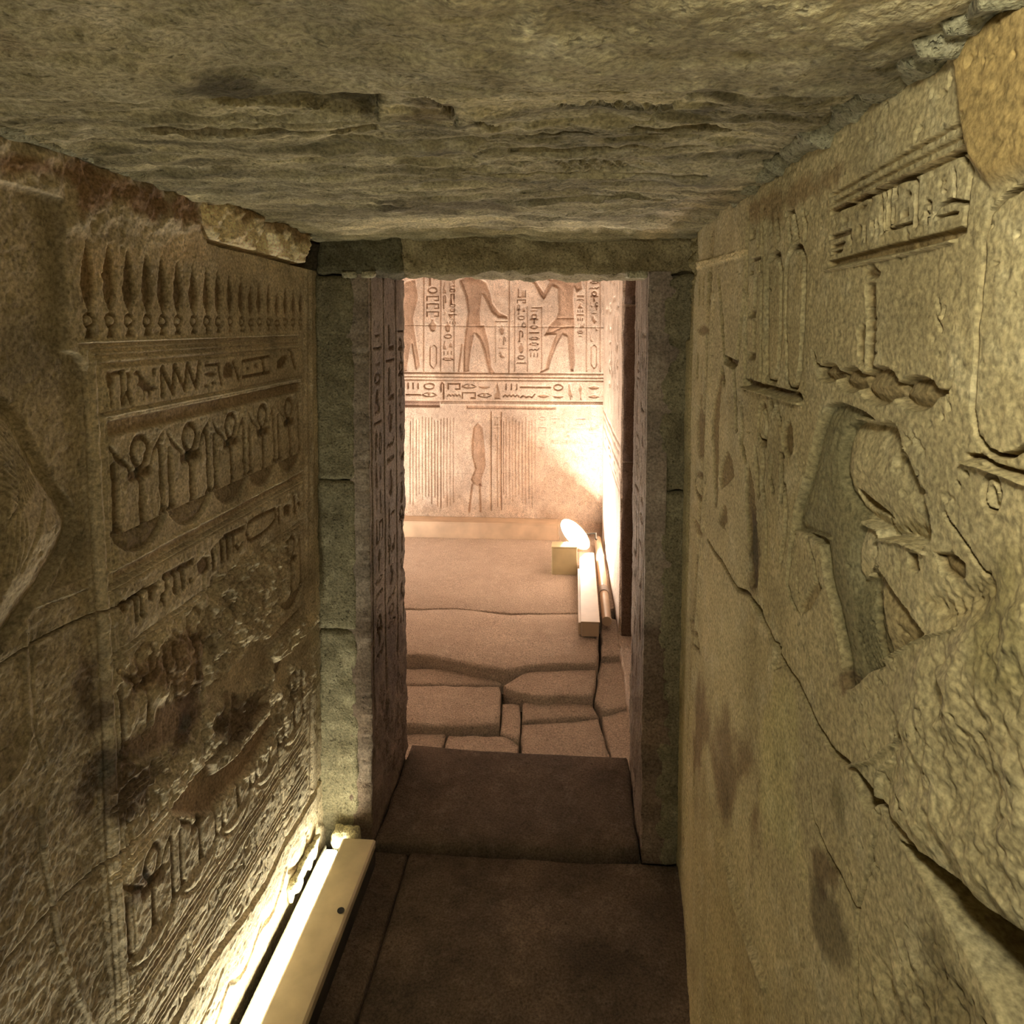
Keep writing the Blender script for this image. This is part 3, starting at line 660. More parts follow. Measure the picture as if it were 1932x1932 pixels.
# headdress: papyrus column on a spread vulture cap
Rr.part('carved_column'); Rr.poly([(1645, 492), (1655, 505), (1663, 512), (1660, 524), (1650, 528), (1636, 526), (1628, 516), (1636, 505)], .005, edge=.003, bulge=.7, bw=.014, tint=BR)
Rr.poly([(1632, 536), (1642, 531), (1653, 532), (1652, 600), (1648, 690), (1638, 704), (1632, 690), (1634, 600)], .006, edge=.003, bulge=.6, bw=.016, tint=BR)
for y in range(560, 690, 22): Rr.line([(1634, y), (1651, y - 4)], 3, .002)
Rr.part('carved_column'); Rr.poly([(1616, 625), (1624, 608), (1632, 612), (1628, 690), (1619, 686)], .005, edge=.003, bulge=.5, bw=.012, tint=BR)
for c, rx, ry_ in (((1562, 703), 22, 21), ((1604, 716), 26, 27), ((1657, 728), 38, 40), ((1728, 742), 44, 36)):
    Rr.part('carved_orb'); Rr.ell(c, rx, ry_, .010, edge=.004, bulge=.8, bw=.035, tint=(.7, .64, .58))
Rr.part('carved_horn'); Rr.poly([(1530, 656), (1535, 664), (1542, 684), (1552, 694), (1545, 700), (1535, 690), (1530, 674)], .006, tint=BR)
Rr.part('carved_horn'); Rr.poly([(1762, 732), (1782, 732), (1794, 712), (1799, 690), (1802, 700), (1798, 728), (1786, 748), (1766, 752)], .006, tint=BR)
# goddess: wig, face, neck
WIG = (.54, .56, .54)
Rr.part('carved_wig')
Rr.poly([(1555, 764), (1583, 756), (1625, 772), (1653, 794), (1612, 790), (1596, 808), (1588, 840), (1586, 890), (1592, 922), (1604, 948), (1624, 978), (1620, 1046), (1617, 1084), (1624, 1090), (1637, 1084), (1652, 1100), (1664, 1180), (1668, 1258), (1640, 1270), (1610, 1300), (1596, 1304), (1588, 1240), (1570, 1160), (1552, 1090), (1545, 1030), (1520, 1010), (1500, 1002), (1493, 1040), (1488, 1100), (1498, 1135), (1515, 1165), (1500, 1150), (1482, 1100), (1488, 1020), (1498, 952), (1516, 896), (1537, 812)], .0085, edge=.004, bulge=.75, bw=.05, tint=WIG, merge=H0)
for i in range(9):
    t = i / 8
    Rr.line([(1606 + 30 * t, 1110), (1612 + 32 * t, 1180), (1622 + 40 * t, 1262)], 2.2, .0018)
for i in range(10): Rr.ell((1586 - 2.2 * i + .18 * i * i, 800 + 8.5 * i), 3.2, 3.2, .002)
for i in range(6): Rr.line([(1548 + i * 9, 768 + i), (1530 + i * 8, 860), (1512 + i * 10, 950)], 2, .0012)
Rr.part('carved_face')
Rr.poly([(1583, 803), (1600, 787), (1640, 794), (1660, 797), (1676, 792), (1690, 800), (1706, 846), (1722, 882), (1738, 920), (1750, 964), (1757, 1004), (1754, 1022), (1742, 1036), (1733, 1036), (1716, 1026), (1690, 1018), (1655, 1017), (1652, 1002), (1626, 986), (1602, 966), (1582, 936), (1571, 892), (1573, 846)], .013, edge=.005, bulge=.8, bw=.07, merge=H0)
Rr.part('carved_ear'); Rr.poly([(1598, 888), (1612, 884), (1622, 896), (1618, 912), (1604, 916), (1597, 906)], .003, edge=.003, bulge=.9, bw=.008)
Rr.part('carved_face'); Rr.poly([(1598, 918), (1612, 926), (1640, 950), (1664, 974), (1668, 982), (1650, 974), (1620, 962), (1603, 944)], .006, edge=.004, tint=(.8, .74, .68))
Rr.line([(1690, 812), (1705, 850), (1720, 900)], 4, -.0025); Rr.ell((1680, 870), 9, 16, .003); Rr.ell((1735, 1000), 10, 22, .003)
Rr.part('carved_neck'); Rr.poly([(1612, 984), (1650, 1000), (1655, 1020), (1650, 1062), (1637, 1088), (1622, 1097), (1606, 1086), (1604, 1048)], .007, edge=.004, bulge=.85, bw=.03, merge=H0)
Rr.part('carved_collar'); Rr.line([(1650, 1018), (1700, 1024), (1730, 1036), (1748, 1046)], 4, -.003)
Rr.part('carved_shoulder'); Rr.poly([(1638, 1078), (1650, 1066), (1690, 1124), (1722, 1166), (1750, 1202), (1718, 1216), (1652, 1252), (1642, 1170), (1636, 1110)], .0095, edge=.003, bulge=.85, bw=.05, tint=(.82, .76, .68), merge=H0)
Rr.part(); Rr.line([(1662, 1250), (1716, 1218), (1756, 1200), (1812, 1186)], 3, -.003)
Rr.line([(1520, 1012), (1534, 1060), (1540, 1110)], 3, .003); Rr.line([(1500, 1000), (1530, 1006), (1562, 1016)], 3, -.003)
Rr.poly([(1510, 1140), (1540, 1090), (1550, 1110), (1530, 1150), (1515, 1160)], .003, tint=(.72, .66, .6))
# raised hand and flower staff
Rr.part('carved_staff'); Rr.line([(1781, 970), (1800, 998), (1830, 1040), (1856, 1084)], 6, .006, tint=BR); Rr.ell((1861, 1083), 7, 8, .004)
Rr.part('carved_hand'); Rr.poly([(1760, 1042), (1795, 1040), (1820, 1062), (1822, 1090), (1800, 1100), (1775, 1078)], .006, bulge=.8, bw=.03, tint=BR)
Rr.part('carved_hand'); Rr.poly([(1712, 1040), (1730, 1042), (1734, 1076), (1726, 1084), (1712, 1072)], .006, bulge=.5, bw=.02, tint=BR)
Rr.rough([(1745, 1135), (1800, 1120), (1870, 1080), (1885, 1120), (1880, 1150), (1850, 1170), (1790, 1180)], .005, .014, 120, soft=.012, drop=.004, keep=.3, tint=(.8, .76, .7))
Rr.part('carved_ring'); Rr.ring((1871, 932), 15, 34, 5, .006, tint=BR); Rr.ell((1872, 940), 10, 26, .004)
Rr.part(); Rr.ell((1822, 893), 6, 11, .004, rot=-.6); Rr.ell((1806, 912), 5, 9, .004, rot=-.5)
# great cartouche at the near edge
Rr.part('carved_cartouche'); Rr.line([(1990, 315), (1932, 348), (1892, 372), (1868, 400), (1857, 440), (1848, 560), (1840, 700), (1836, 770), (1846, 826), (1868, 852), (1890, 862), (1912, 856), (1945, 838), (1990, 790)], 8, .009, tint=BR)
Rr.part('carved_knot'); Rr.line([(1820, 872), (1860, 884), (1932, 910), (1990, 930)], 4, -.004); Rr.line([(1824, 860), (1850, 862), (1880, 880), (1930, 895)], 9, .005, tint=BR)
Rr.part(); Rr.stain([(1882, 755), (1898, 755), (1898, 810), (1884, 815)], (.62, .56, .46), .008, 131)
for pts, w_ in (([(1768, 566), (1772, 590)], 4), ([(1766, 600), (1776, 622)], 4), ([(1782, 580), (1776, 600)], 3)): Rr.line(pts, w_, .0025)
GR = .0065
# standing figure and signs between the strip and the goddess
rs(('p', [(1356, 706), (1364, 690), (1362, 720), (1357, 800), (1356, 880), (1352, 960), (1346, 960), (1345, 860), (1342, 820), (1346, 760)], 0), name='carved_figure')
rs(('l', [(1384, 690), (1386, 740), (1388, 806)], 4), ('l', [(1362, 700), (1366, 718)], 4), name='carved_figure')
rs(('p', [(1370, 843), (1380, 866), (1384, 900), (1372, 915), (1360, 926), (1356, 900), (1362, 868)], 0), name='carved_leaf')
rs(('l', [(1398, 770), (1400, 815), (1396, 830), (1404, 866)], 4)); rs(('p', [(1402, 812), (1416, 812), (1412, 820)], 0))
Rr.part('carved_sign'); Rr.ring((1439, 800), 8, 36, 4, .0045, tint=BR); Rr.part('carved_sign'); Rr.ell((1455, 762), 4, 14, .004, tint=BR); rs(('l', [(1460, 785), (1466, 762), (1472, 798)], 4)); rs(('p', [(1480, 795), (1490, 790), (1495, 810), (1494, 855), (1484, 866), (1476, 850), (1474, 820)], 0))
rs(('p', [(1430, 822), (1446, 830), (1446, 848), (1436, 840)], 0)); rs(('l', [(1424, 850), (1428, 890), (1430, 930)], 5)); rs(('l', [(1440, 860), (1438, 920)], 4)); rs(('l', [(1456, 864), (1452, 900), (1458, 926)], 4)); rs(('p', [(1466, 850), (1478, 852), (1480, 866), (1470, 868)], 0)); rs(('l', [(1474, 880), (1472, 940)], 5))
rs(('p', [(1404, 880), (1412, 872), (1418, 900), (1426, 960), (1430, 1040), (1430, 1110), (1416, 1112), (1412, 1040), (1404, 960)], 0), name='carved_figure')
rs(('l', [(1440, 920), (1446, 1000), (1444, 1090)], 3)); rs(('p', [(1352, 985), (1362, 948), (1370, 950), (1372, 985), (1364, 1000)], 0))
rs(('l', [(1478, 918), (1482, 960), (1480, 1010), (1472, 1060)], 4))
for i in range(6): Rr.line([(1464, 1215 + i * 9), (1476, 1212 + i * 9)], 4, .003)
Rr.line([(1302, 1400), (1300, 1560), (1312, 1700), (1332, 1932)], 4, .006); Rr.line([(1322, 1400), (1326, 1560), (1352, 1700), (1390, 1932)], 3, .004)
Rr.line([(1385, 1588), (1404, 1650), (1422, 1710), (1448, 1790), (1476, 1860)], 6, -.006)
# bed joint running the whole wall, and cracks
Rr.line([(1336, 1020), (1348, 1042), (1364, 1062), (1380, 1092), (1392, 1112), (1412, 1120), (1426, 1142), (1442, 1168), (1460, 1204), (1482, 1248), (1512, 1294), (1550, 1372), (1580, 1420), (1610, 1446), (1650, 1496), (1672, 1522), (1702, 1560), (1742, 1602)], 5, .014, tint=(.62, .56, .5))
Rr.poly([(1410, 1112), (1422, 1128), (1440, 1150), (1452, 1190), (1440, 1176), (1424, 1150)], .02, edge=.006)
Rr.poly([(1612, 1446), (1650, 1494), (1664, 1516), (1644, 1536), (1626, 1500)], .012, edge=.006, tint=(.7, .64, .6))
Rr.line([(1534, 1478), (1544, 1540), (1570, 1602), (1600, 1656), (1632, 1720)], 4, .009, tint=(.66, .6, .54)); Rr.line([(1664, 1532), (1656, 1604), (1642, 1680), (1632, 1720), (1632, 1800), (1638, 1940)], 3.5, .006, tint=(.75, .7, .64))
Rr.line([(1612, 1446), (1650, 1436), (1680, 1412), (1706, 1390)], 4, -.004); Rr.line([(1666, 1520), (1664, 1462), (1690, 1430)], 4, -.004)
# worn, knobbly stone lower down near the viewer, smooth mended patch above
Rr.rough([(1760, 1240), (1830, 1200), (1900, 1150), (1990, 1100), (1990, 1780), (1880, 1712), (1780, 1628), (1740, 1590), (1700, 1540), (1720, 1400), (1700, 1320)], .006, .035, 121, soft=.03, drop=-.012, keep=.35)
Rr.rough([(1806, 92), (1850, 45), (1932, 8), (2000, -20), (2000, 300), (1932, 322), (1872, 345), (1838, 300), (1822, 240), (1812, 170)], .0012, .08, 122, soft=.008, drop=-.008, tint=(.95, .82, .62))
Rr.poly([(1700, 1582), (1740, 1600), (1780, 1628), (1832, 1670), (1882, 1714), (1932, 1746), (2000, 1790), (2000, 2100), (1900, 1960), (1880, 1905), (1852, 1850), (1820, 1790), (1784, 1722), (1742, 1650)], .155, edge=.012, mark=False, tint=(.22, .18, .16))  # deep recess; its shade is painted in with a dark tint
Rr.poly([(1698, 1480), (1712, 1500), (1734, 1535), (1718, 1530)], .02, edge=.006)
Rr.rough([(1640, 1830), (1720, 1790), (1800, 1810), (1860, 1940), (1640, 1960)], .006, .025, 123, soft=.02, drop=.002, keep=.5)
Rr.rough([(1282, 425), (1312, 410), (1316, 500), (1304, 560), (1300, 640), (1270, 640), (1268, 440)], .012, .03, 124, soft=.006, drop=.016)
pit = fbm(Rr.u, Rr.v, .010, 2, 161); Rr.H -= (.0028 * sm((pit - .66) / .3) * sm((fbm(Rr.u, Rr.v, .09, 2, 163) + .15) / .5)).astype(np.float32)
Rr.H += .0008 * fbm(Rr.u, Rr.v, .010, 3, 162).astype(np.float32)
Rr.T *= (1 + .13 * fbm(Rr.u, Rr.v, .10, 4, 164))[..., None].astype(np.float32)
PUR = (.52, .45, .44)
for k, (pts, c, sft) in enumerate((
  ([(1318, 1300), (1340, 1310), (1350, 1400), (1344, 1500), (1320, 1480), (1312, 1380)], PUR, .05),
  ([(1352, 1400), (1376, 1380), (1420, 1380), (1440, 1440), (1420, 1560), (1390, 1570), (1362, 1500)], PUR, .06),
  ([(1430, 1430), (1460, 1440), (1458, 1570), (1440, 1620), (1426, 1560)], PUR, .05),
  ([(1544, 1660), (1580, 1640), (1620, 1710), (1626, 1800), (1590, 1830), (1556, 1760)], (.42, .40, .38), .03),
  ([(1540, 1600), (1566, 1590), (1590, 1650), (1560, 1680)], (.5, .44, .4), .02),
  ([(1410, 960), (1430, 1010), (1432, 1120), (1416, 1130), (1406, 1040)], (.45, .4, .38), .02),
  ([(1590, 1240), (1606, 1250), (1610, 1290), (1594, 1300), (1580, 1270)], (.5, .42, .4), .012),
  ([(1850, 1130), (1932, 1080), (1990, 1090), (1990, 1320), (1900, 1330), (1860, 1250)], (.72, .72, .62), .03),
  ([(1470, 1290), (1520, 1330), (1540, 1440), (1520, 1560), (1460, 1600), (1450, 1450)], (1.15, 1.2, 1.08), .04),
  ([(1560, 1460), (1590, 1450), (1610, 1500), (1600, 1560), (1570, 1540)], (.6, .6, .56), .02),
  ([(1400, 380), (1480, 350), (1560, 320), (1640, 280), (1600, 340), (1500, 400), (1420, 420)], (.68, .6, .55), .02),
  ([(1700, 1800), (1790, 1780), (1860, 1900), (1880, 1960), (1680, 1960)], (.6, .57, .52), .03))):
    Rr.stain(pts, c, sft, 170 + k)
UU, VV = Rr.u[:, None], Rr.v[None, :]
zr = np.mean([rz(1412, 1120), rz(1550, 1372), rz(1700, 1560)])
Rr.blk = np.broadcast_to(np.where(VV > zr, (0 * UU).astype(int), np.where(UU < ry(1634, 1800), 2, 3)), Rr.H.shape)
Rr.T = np.clip(Rr.T, .2, 1.6)
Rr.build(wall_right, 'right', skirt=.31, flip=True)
# ================================================================== ceiling of the passage
ceiling = structure(box('ceiling', (XL - 0.60, XR + 0.75, -2.2, YD + 0.45, ZC + 0.10, ZC + 0.35), 'core'))
box('ceiling_slab', (XL - 0.12, XR + 0.12, -2.2, 0.462, ZC, ZC + 0.12), 'ceil', ceiling)
yc_ = (ZC - CAM_H) * F / (VY[1] - np.arange(-90, 470, 1.9)); yc_ = yc_[yc_ < YD + .03]
xc_ = np.linspace(XL - 0.10, XR + 0.10, 380)
C = Relief(xc_, yc_, lambda u, v, h: (u, v, ZC - h), lambda x, y: on_z(x, y, ZC), 37)
def cy_(px, py): return on_z(px, py, ZC)[1]
C.H += .008 * fbm(C.u, C.v, .22, 4, 201) + .0035 * fbm(C.u, C.v, .03, 3, 202)
C.gain = 2.2
C.T *= (1 + .42 * fbm(C.u, C.v, .022, 5, 205, .62, ratio=9.0) * sm((C.v - .70) / .1)[None, :])[..., None].astype(np.float32)
C.H += (.0065 * fbm(C.u, C.v, .026, 3, 203, ratio=9.0) * sm((C.v - .70) / .1)[None, :]).astype(np.float32)
xa, xb = XL - .1, XR + .1
lip = cy_(760, 166)
C.H += (.010 * sm((lip - C.v) / .012))[None, :].astype(np.float32)                     # the near stone hangs a little lower
def cl(pts, w, d, **k): C.line(pts, w, d, **k)
C.part('carved_band'); cl([(372, 172), (500, 176), (640, 176), (718, 176)], 5, .006, tint=(.6, .56, .52))
C.part('carved_band'); C.poly([(380, 178), (540, 176), (712, 180), (704, 210), (640, 212), (560, 200), (470, 198), (420, 190)], .006, edge=.006, tint=(.62, .6, .58))
C.part('carved_band'); cl([(282, 248), (430, 244), (560, 246), (700, 248)], 6, .006, tint=(.66, .6, .55))
C.part('carved_band'); cl([(786, 168), (900, 166), (1050, 164), (1180, 168)], 5, .005, tint=(.7, .66, .6))
C.part('carved_band'); cl([(930, 262), (1060, 260), (1180, 258), (1280, 260)], 4, .006, tint=(.66, .62, .56))
C.part('carved_band'); cl([(1204, 250), (1260, 248), (1318, 246), (1392, 254)], 6, .007, tint=(.6, .56, .5))
C.part('carved_band'); cl([(966, 290), (1100, 290), (1330, 288)], 3, .004)
C.part('carved_band'); cl([(820, 328), (1000, 328), (1330, 328)], 3, .004)
C.part('carved_band'); cl([(1000, 378), (1200, 372), (1380, 380)], 3, .004)
for i in range(12): C.part('carved_notch'); cl([(1060 + i * 18, 206 + (i % 3) * 2), (1078 + i * 18, 222)], 4, .004)
for i in range(6): C.part('carved_notch'); cl([(1054 + i * 22, 312), (1072 + i * 22, 322)], 3, .003)
for i in range(24): C.part('carved_star'); C.ell((420 + i * 12, 222 + 6 * math.sin(i * 2.1)), 5, 4, .004)
C.part()
for y0 in range(268, 440, 11):
    x = 560 + (y0 % 7) * 30
    while x < 1290:
        l = C.rnd.uniform(40, 160); cl([(x, y0 + C.rnd.uniform(-2, 2)), (x + l, y0 + C.rnd.uniform(-2, 2))], 2.2, C.rnd.uniform(.001, .0035)); x += l + C.rnd.uniform(20, 90)
cl([(780, 166), (820, 188), (880, 226), (930, 246), (945, 248)], 4, .008, tint=(.6, .55, .5)); cl([(712, 176), (708, 230)], 4, .006); cl([(850, 196), (862, 230), (856, 240)], 3, .005)
cl([(1320, 176), (1250, 220), (1230, 240)], 3, .004)
# flaking, damp and salt
C.T *= (1 + .22 * fbm(C.u, C.v, .10, 4, 204))[..., None].astype(np.float32)
for k, (pts, c, sf) in enumerate((
  ([(370, 120), (430, 125), (520, 160), (720, 175), (710, 215), (560, 205), (430, 190), (360, 150)], (.40, .39, .38), .02),
  ([(760, 180), (850, 190), (880, 230), (800, 240), (740, 220)], (.5, .46, .44), .02),
  ([(1290, 150), (1400, 145), (1420, 190), (1330, 225), (1280, 190)], (.42, .41, .40), .02),
  ([(880, 60), (1000, 20), (1020, 90), (1060, 170), (900, 170), (850, 130)], (.70, .68, .62), .04),
  ([(-60, 0), (60, 10), (110, 70), (60, 90), (-60, 80)], (.62, .56, .52), .03),
  ([(700, 370), (900, 365), (980, 400), (820, 410), (690, 395)], (.5, .48, .46), .03),
  ([(1500, 60), (1700, 20), (1800, 40), (1700, 130), (1540, 190), (1450, 200)], (.72, .72, .70), .03),
  ([(985, -20), (1005, 0), (1012, 40), (1000, 60), (975, 45), (985, 20)], (1.9, 2.0, 2.1), .008),
  ([(1308, 118), (1314, 120), (1318, 138), (1310, 146), (1312, 132)], (2.0, 2.0, 1.9), .002),
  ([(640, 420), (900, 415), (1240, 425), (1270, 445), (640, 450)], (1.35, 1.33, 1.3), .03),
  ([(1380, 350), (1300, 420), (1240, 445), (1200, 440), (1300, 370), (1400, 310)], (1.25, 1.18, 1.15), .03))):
    C.stain(pts, c, sf, 210 + k)
C.T = np.clip(C.T, .25, 2.1)
C.build(ceiling, 'ceil', block_name='ceiling_slab', skirt=.10, flip=True)
# lime packing squeezed along both edges of the roof slabs
def packing(X, y0, y1, r0, r1, dz, seed):
    n = 260; q = np.linspace(0, 1, n); py = y0 + (y1 - y0) * q; ring = 11; co = []; qd = []
    a1 = noise3(np.stack([py * 0, py, py * 0 + .3], 1), .05, seed); a2 = noise3(np.stack([py * 0, py, py * 0 + .7], 1), .016, seed + 2)
    for i in range(n):
        r = (r0 + (r1 - r0) * q[i]) * (1 + .45 * a1[i] + .25 * a2[i]) * (.3 if i in (0, n - 1) else 1)
        for k in range(ring):
            a = math.pi * 2 * k / ring; rr = r * (1 + .4 * noise3(np.array([[math.cos(a), py[i] * 9, math.sin(a)]]), .35, seed + 4)[0])
            co.append((X + rr * math.cos(a), py[i], ZC + dz - rr * .8 * math.sin(a)))
    for i in range(n - 1):
        for k in range(ring): qd.append((i * ring + k, i * ring + (k + 1) % ring, (i + 1) * ring + (k + 1) % ring, (i + 1) * ring + k))
    return link('mortar_seam', raw_mesh('mortar_seam', np.array(co), qd, (.62, .64, .62)), 'pale', ceiling)
packing(XR - .004, .44, 1.42, .034, .014, .004, 31)
packing(XL + .004, .62, 1.15, .014, .012, .004, 32)

# ================================================================== doorway between passage and chamber
door = structure(box('door_1', (-2.6, XJL - .06, YD + .06, YB - .02, -.10, 2.7), 'core'))
box('wall_core', (XJR + .06, 1.2, YD + .06, YB - .02, -.10, 2.7), 'core', door)
box('wall_core', (XJL - .07, XJR + .07, YD + .10, YB - .02, ZL + .09, 2.7), 'core', door)
def zj(py, Y=YD, px=650): return on_y(px, py, Y)[1]
cuts = [0.0 - .02, zj(1190), zj(905), ZL - .002]
for i in range(3):
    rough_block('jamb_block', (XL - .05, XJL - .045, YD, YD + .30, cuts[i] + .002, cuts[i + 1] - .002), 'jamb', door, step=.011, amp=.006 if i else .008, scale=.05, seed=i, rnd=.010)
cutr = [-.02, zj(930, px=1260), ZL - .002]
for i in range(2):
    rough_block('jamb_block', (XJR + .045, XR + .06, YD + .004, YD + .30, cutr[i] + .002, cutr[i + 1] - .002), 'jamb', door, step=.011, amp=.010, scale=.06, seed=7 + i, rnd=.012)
# lintel: a rough beam, two stones
xl_, xr_ = XL - .02, XR + .03
zb2 = on_y(760, 526, YB)[1]
lint = []
xsplit = on_y(758, 480, YD)[0]
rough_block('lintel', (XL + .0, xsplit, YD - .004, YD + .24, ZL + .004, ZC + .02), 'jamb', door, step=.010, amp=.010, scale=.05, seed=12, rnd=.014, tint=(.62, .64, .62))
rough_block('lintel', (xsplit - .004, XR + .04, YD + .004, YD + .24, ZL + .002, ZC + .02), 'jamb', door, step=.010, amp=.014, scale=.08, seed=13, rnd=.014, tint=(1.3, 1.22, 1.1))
# crumbs of lime under the lintel
for k, (x0, x1, zz) in enumerate(((-.70, -.655, ZL), (-.638, -.60, ZL + .002), (.15, .215, ZL + .002))):
    rough_block('mortar_patch', (x0, x1, YD - .010, YD + .02, zz - .012, zz + .008), 'pale', door, step=.006, amp=.004, scale=.015, seed=40 + k, rnd=.006)
# carved reveals
def reveal(X, sgn, seed, px_n, px_f, edges, chips):
    ny = np.linspace(YD + .004, YB, 84); nz = np.linspace(-.01, ZL + .01, 560)
    Rv = Relief(ny, nz, (lambda u, v, h: (X + sgn * h, u, v)), lambda x, y: on_x(x, y, X), seed)
    Rv.gain = 1.5; Rv.H += .0015 * fbm(Rv.u, Rv.v, .1, 3, seed)
    w = YB - YD
    for e in edges: Rv.line_m([(YD + e * w, 0), (YD + e * w, ZL)], .008, .006)
    for a, b in zip(edges[:-1], edges[1:]):
        Rv.column(YD + (a + .06) * w, YD + (b - .06) * w, .55, ZL - .16, .0045, tint=(.62, .54, .50))
    Rv.H[:, :] -= 0
    # worn foot and broken far edge
    m = sm((.62 - Rv.v) / .25)[None, :] * .75; Rv.H = (Rv.H * (1 - m) + m * (.006 * fbm(Rv.u, Rv.v, .05, 4, seed + 1))).astype(np.float32)
    edge = YB - .018 - .03 * np.abs(fbm(np.array([0., 1.]), Rv.v, .10, 4, seed + 2))[0] - chips * sm(.5 - np.abs(Rv.v - .75) / .5)
    Rv.H -= (.05 * sm((Rv.u[:, None] - edge[None, :]) / .02)).astype(np.float32)
    n_e = YD + .012 * np.abs(fbm(np.array([0., 1.]), Rv.v, .06, 4, seed + 3))[0]
    Rv.H -= (.03 * sm((n_e[None, :] - Rv.u[:, None]) / .012)).astype(np.float32)
    Rv.ID[:, Rv.v < .5] = 0
    Rv.T *= (1 + .2 * fbm(Rv.u, Rv.v, .08, 4, seed + 4))[..., None].astype(np.float32)
    Rv.stain([(px_n, 1150), (px_f, 1150), (px_f, 1700), (px_n, 1700)], (.62, .56, .52), .05, seed + 5)
    Rv.H += .0008 * fbm(Rv.u, Rv.v, .012, 3, seed + 6).astype(np.float32)
    Rv.build(door, 'reveal', block_name='carved_reveal', skirt=.06, flip=sgn < 0)
reveal(XJL, 1, 51, 690, 770, (.06, .36, .68, .97), .03)
reveal(XJR, -1, 57, 1230, 1190, (.10, .45, .80), .02)

# ================================================================== floors
floor = structure(box('floor', (-2.6, 1.2, -2.2, YF + .4, -.40, -.10), 'core'))
def slab(name, pts, z, th, mat, seed, world_pts=None, jit=.006, bev=.010, amp=.004, parent=None, tint=None):
    Q = np.array(world_pts if world_pts is not None else [on_z(x, y, z) for x, y in pts], float)
    out = []
    n = len(Q); rs_ = np.random.RandomState(seed)
    for k in range(n):
        a, b = Q[k], Q[(k + 1) % n]; m = max(2, int(np.linalg.norm(b - a) / .05))
        e = (b - a) / max(np.linalg.norm(b - a), 1e-6); nr = np.array([-e[1], e[0]])
        for i in range(m):
            p = a + (b - a) * i / m; out.append(p + nr * rs_.uniform(-jit, jit) * (1 if 0 < i else .5))
    out = np.array(out); c = out.mean(0); N = len(out)
    area = .5 * np.sum(out[:, 0] * np.roll(out[:, 1], -1) - np.roll(out[:, 0], -1) * out[:, 1])
    if area < 0: out = out[::-1]
    rings = [(0, -th), (0, -bev)] + [(bev * .5, -bev * .25), (bev * 1.6, 0)]
    co = []
    for ins, dz in rings:
        d = c - out; l = np.linalg.norm(d, axis=1, keepdims=True); p = out + d / np.maximum(l, 1e-6) * ins
        co.append(np.concatenate([p, np.full((N, 1), z + dz)], 1))
    for t in (.45, .8):
        p = co[3][:, :2] * (1 - t) + c * t; co.append(np.concatenate([p, np.full((N, 1), z)], 1))
    co.append(np.array([[c[0], c[1], z]])); co = np.concatenate(co)
    top = co[:, 2] > z - bev * .5
    co[:, 2] += np.where(top, amp * noise3(co * np.array([1, 1, 0]), .16, seed), 0)
    qd = [(r * N + k, r * N + (k + 1) % N, (r + 1) * N + (k + 1) % N, (r + 1) * N + k) for r in range(5) for k in range(N)]
    tr = [(5 * N + k, 5 * N + (k + 1) % N, 6 * N) for k in range(N)]
    return link(name, raw_mesh(name, co, qd, tint, tris=tr), mat, parent if parent is not None else floor)
# passage: two long slabs, then the raised threshold
xj = on_z(745, 1690, 0.0)[0]
def carved_floor(x0, x1, y0, y1, z, seed, mat='floor', nx=80, ny=120, amp=.004):
    Fl = Relief(np.linspace(x0, x1, nx), np.linspace(y0, y1, ny), lambda u, v, h: (u, v, z + h), lambda x, y: on_z(x, y, z), seed)
    Fl.H += amp * fbm(Fl.u, Fl.v, .22, 4, seed) + .0012 * fbm(Fl.u, Fl.v, .03, 3, seed + 1)
    for i in range(14): Fl.poly_m([(cx + r * math.cos(t), cy + r * .7 * math.sin(t)) for cx, cy, r in [(Fl.rnd.uniform(x0, x1), Fl.rnd.uniform(y0, y1), Fl.rnd.uniform(.006, .02))] for t in [k * .7 for k in range(9)]], Fl.rnd.uniform(.001, .004), edge=.008)
    b = .012
    ed = np.minimum(np.minimum(Fl.u - x0, x1 - Fl.u)[:, None], np.minimum(Fl.v - y0, y1 - Fl.v)[None, :])
    Fl.H -= (.012 * sm((b - ed) / b) ** 2).astype(np.float32)
    Fl.T *= (1 + .25 * fbm(Fl.u, Fl.v, .14, 4, seed + 2))[..., None].astype(np.float32)
    Fl.build(floor, mat, block_name='paving_slab', skirt=.10)
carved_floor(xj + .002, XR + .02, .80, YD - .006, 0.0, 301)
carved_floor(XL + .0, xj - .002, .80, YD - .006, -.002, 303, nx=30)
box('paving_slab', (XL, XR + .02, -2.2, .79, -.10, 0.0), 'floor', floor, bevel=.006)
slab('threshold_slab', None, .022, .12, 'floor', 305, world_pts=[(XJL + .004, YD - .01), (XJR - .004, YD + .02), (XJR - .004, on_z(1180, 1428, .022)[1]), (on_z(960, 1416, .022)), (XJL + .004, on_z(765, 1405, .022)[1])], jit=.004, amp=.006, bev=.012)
# chamber paving, stone by stone
ST = [
 ([(735, 1382), (842, 1383), (834, 1408), (826, 1450), (720, 1450)], -.035), ([(846, 1385), (962, 1388), (978, 1404), (976, 1455), (832, 1455), (838, 1410)], -.03),
 ([(984, 1363), (1130, 1354), (1142, 1390), (1154, 1455), (981, 1455)], -.03), ([(1136, 1348), (1215, 1326), (1240, 1460), (1160, 1455), (1146, 1390)], -.025),
 ([(730, 1291), (944, 1294), (942, 1366), (840, 1368), (720, 1366)], .0), ([(948, 1326), (980, 1326), (982, 1358), (978, 1398), (944, 1380)], -.02),
 ([(986, 1324), (1114, 1320), (1130, 1350), (986, 1360)], -.018), ([(1133, 1243), (1215, 1236), (1215, 1322), (1140, 1342), (1120, 1320)], -.005),
 ([(730, 1258), (860, 1262), (946, 1274), (946, 1291), (730, 1288)], -.004), ([(950, 1290), (985, 1268), (1126, 1262), (1118, 1312), (1010, 1312), (972, 1304)], .024),
]
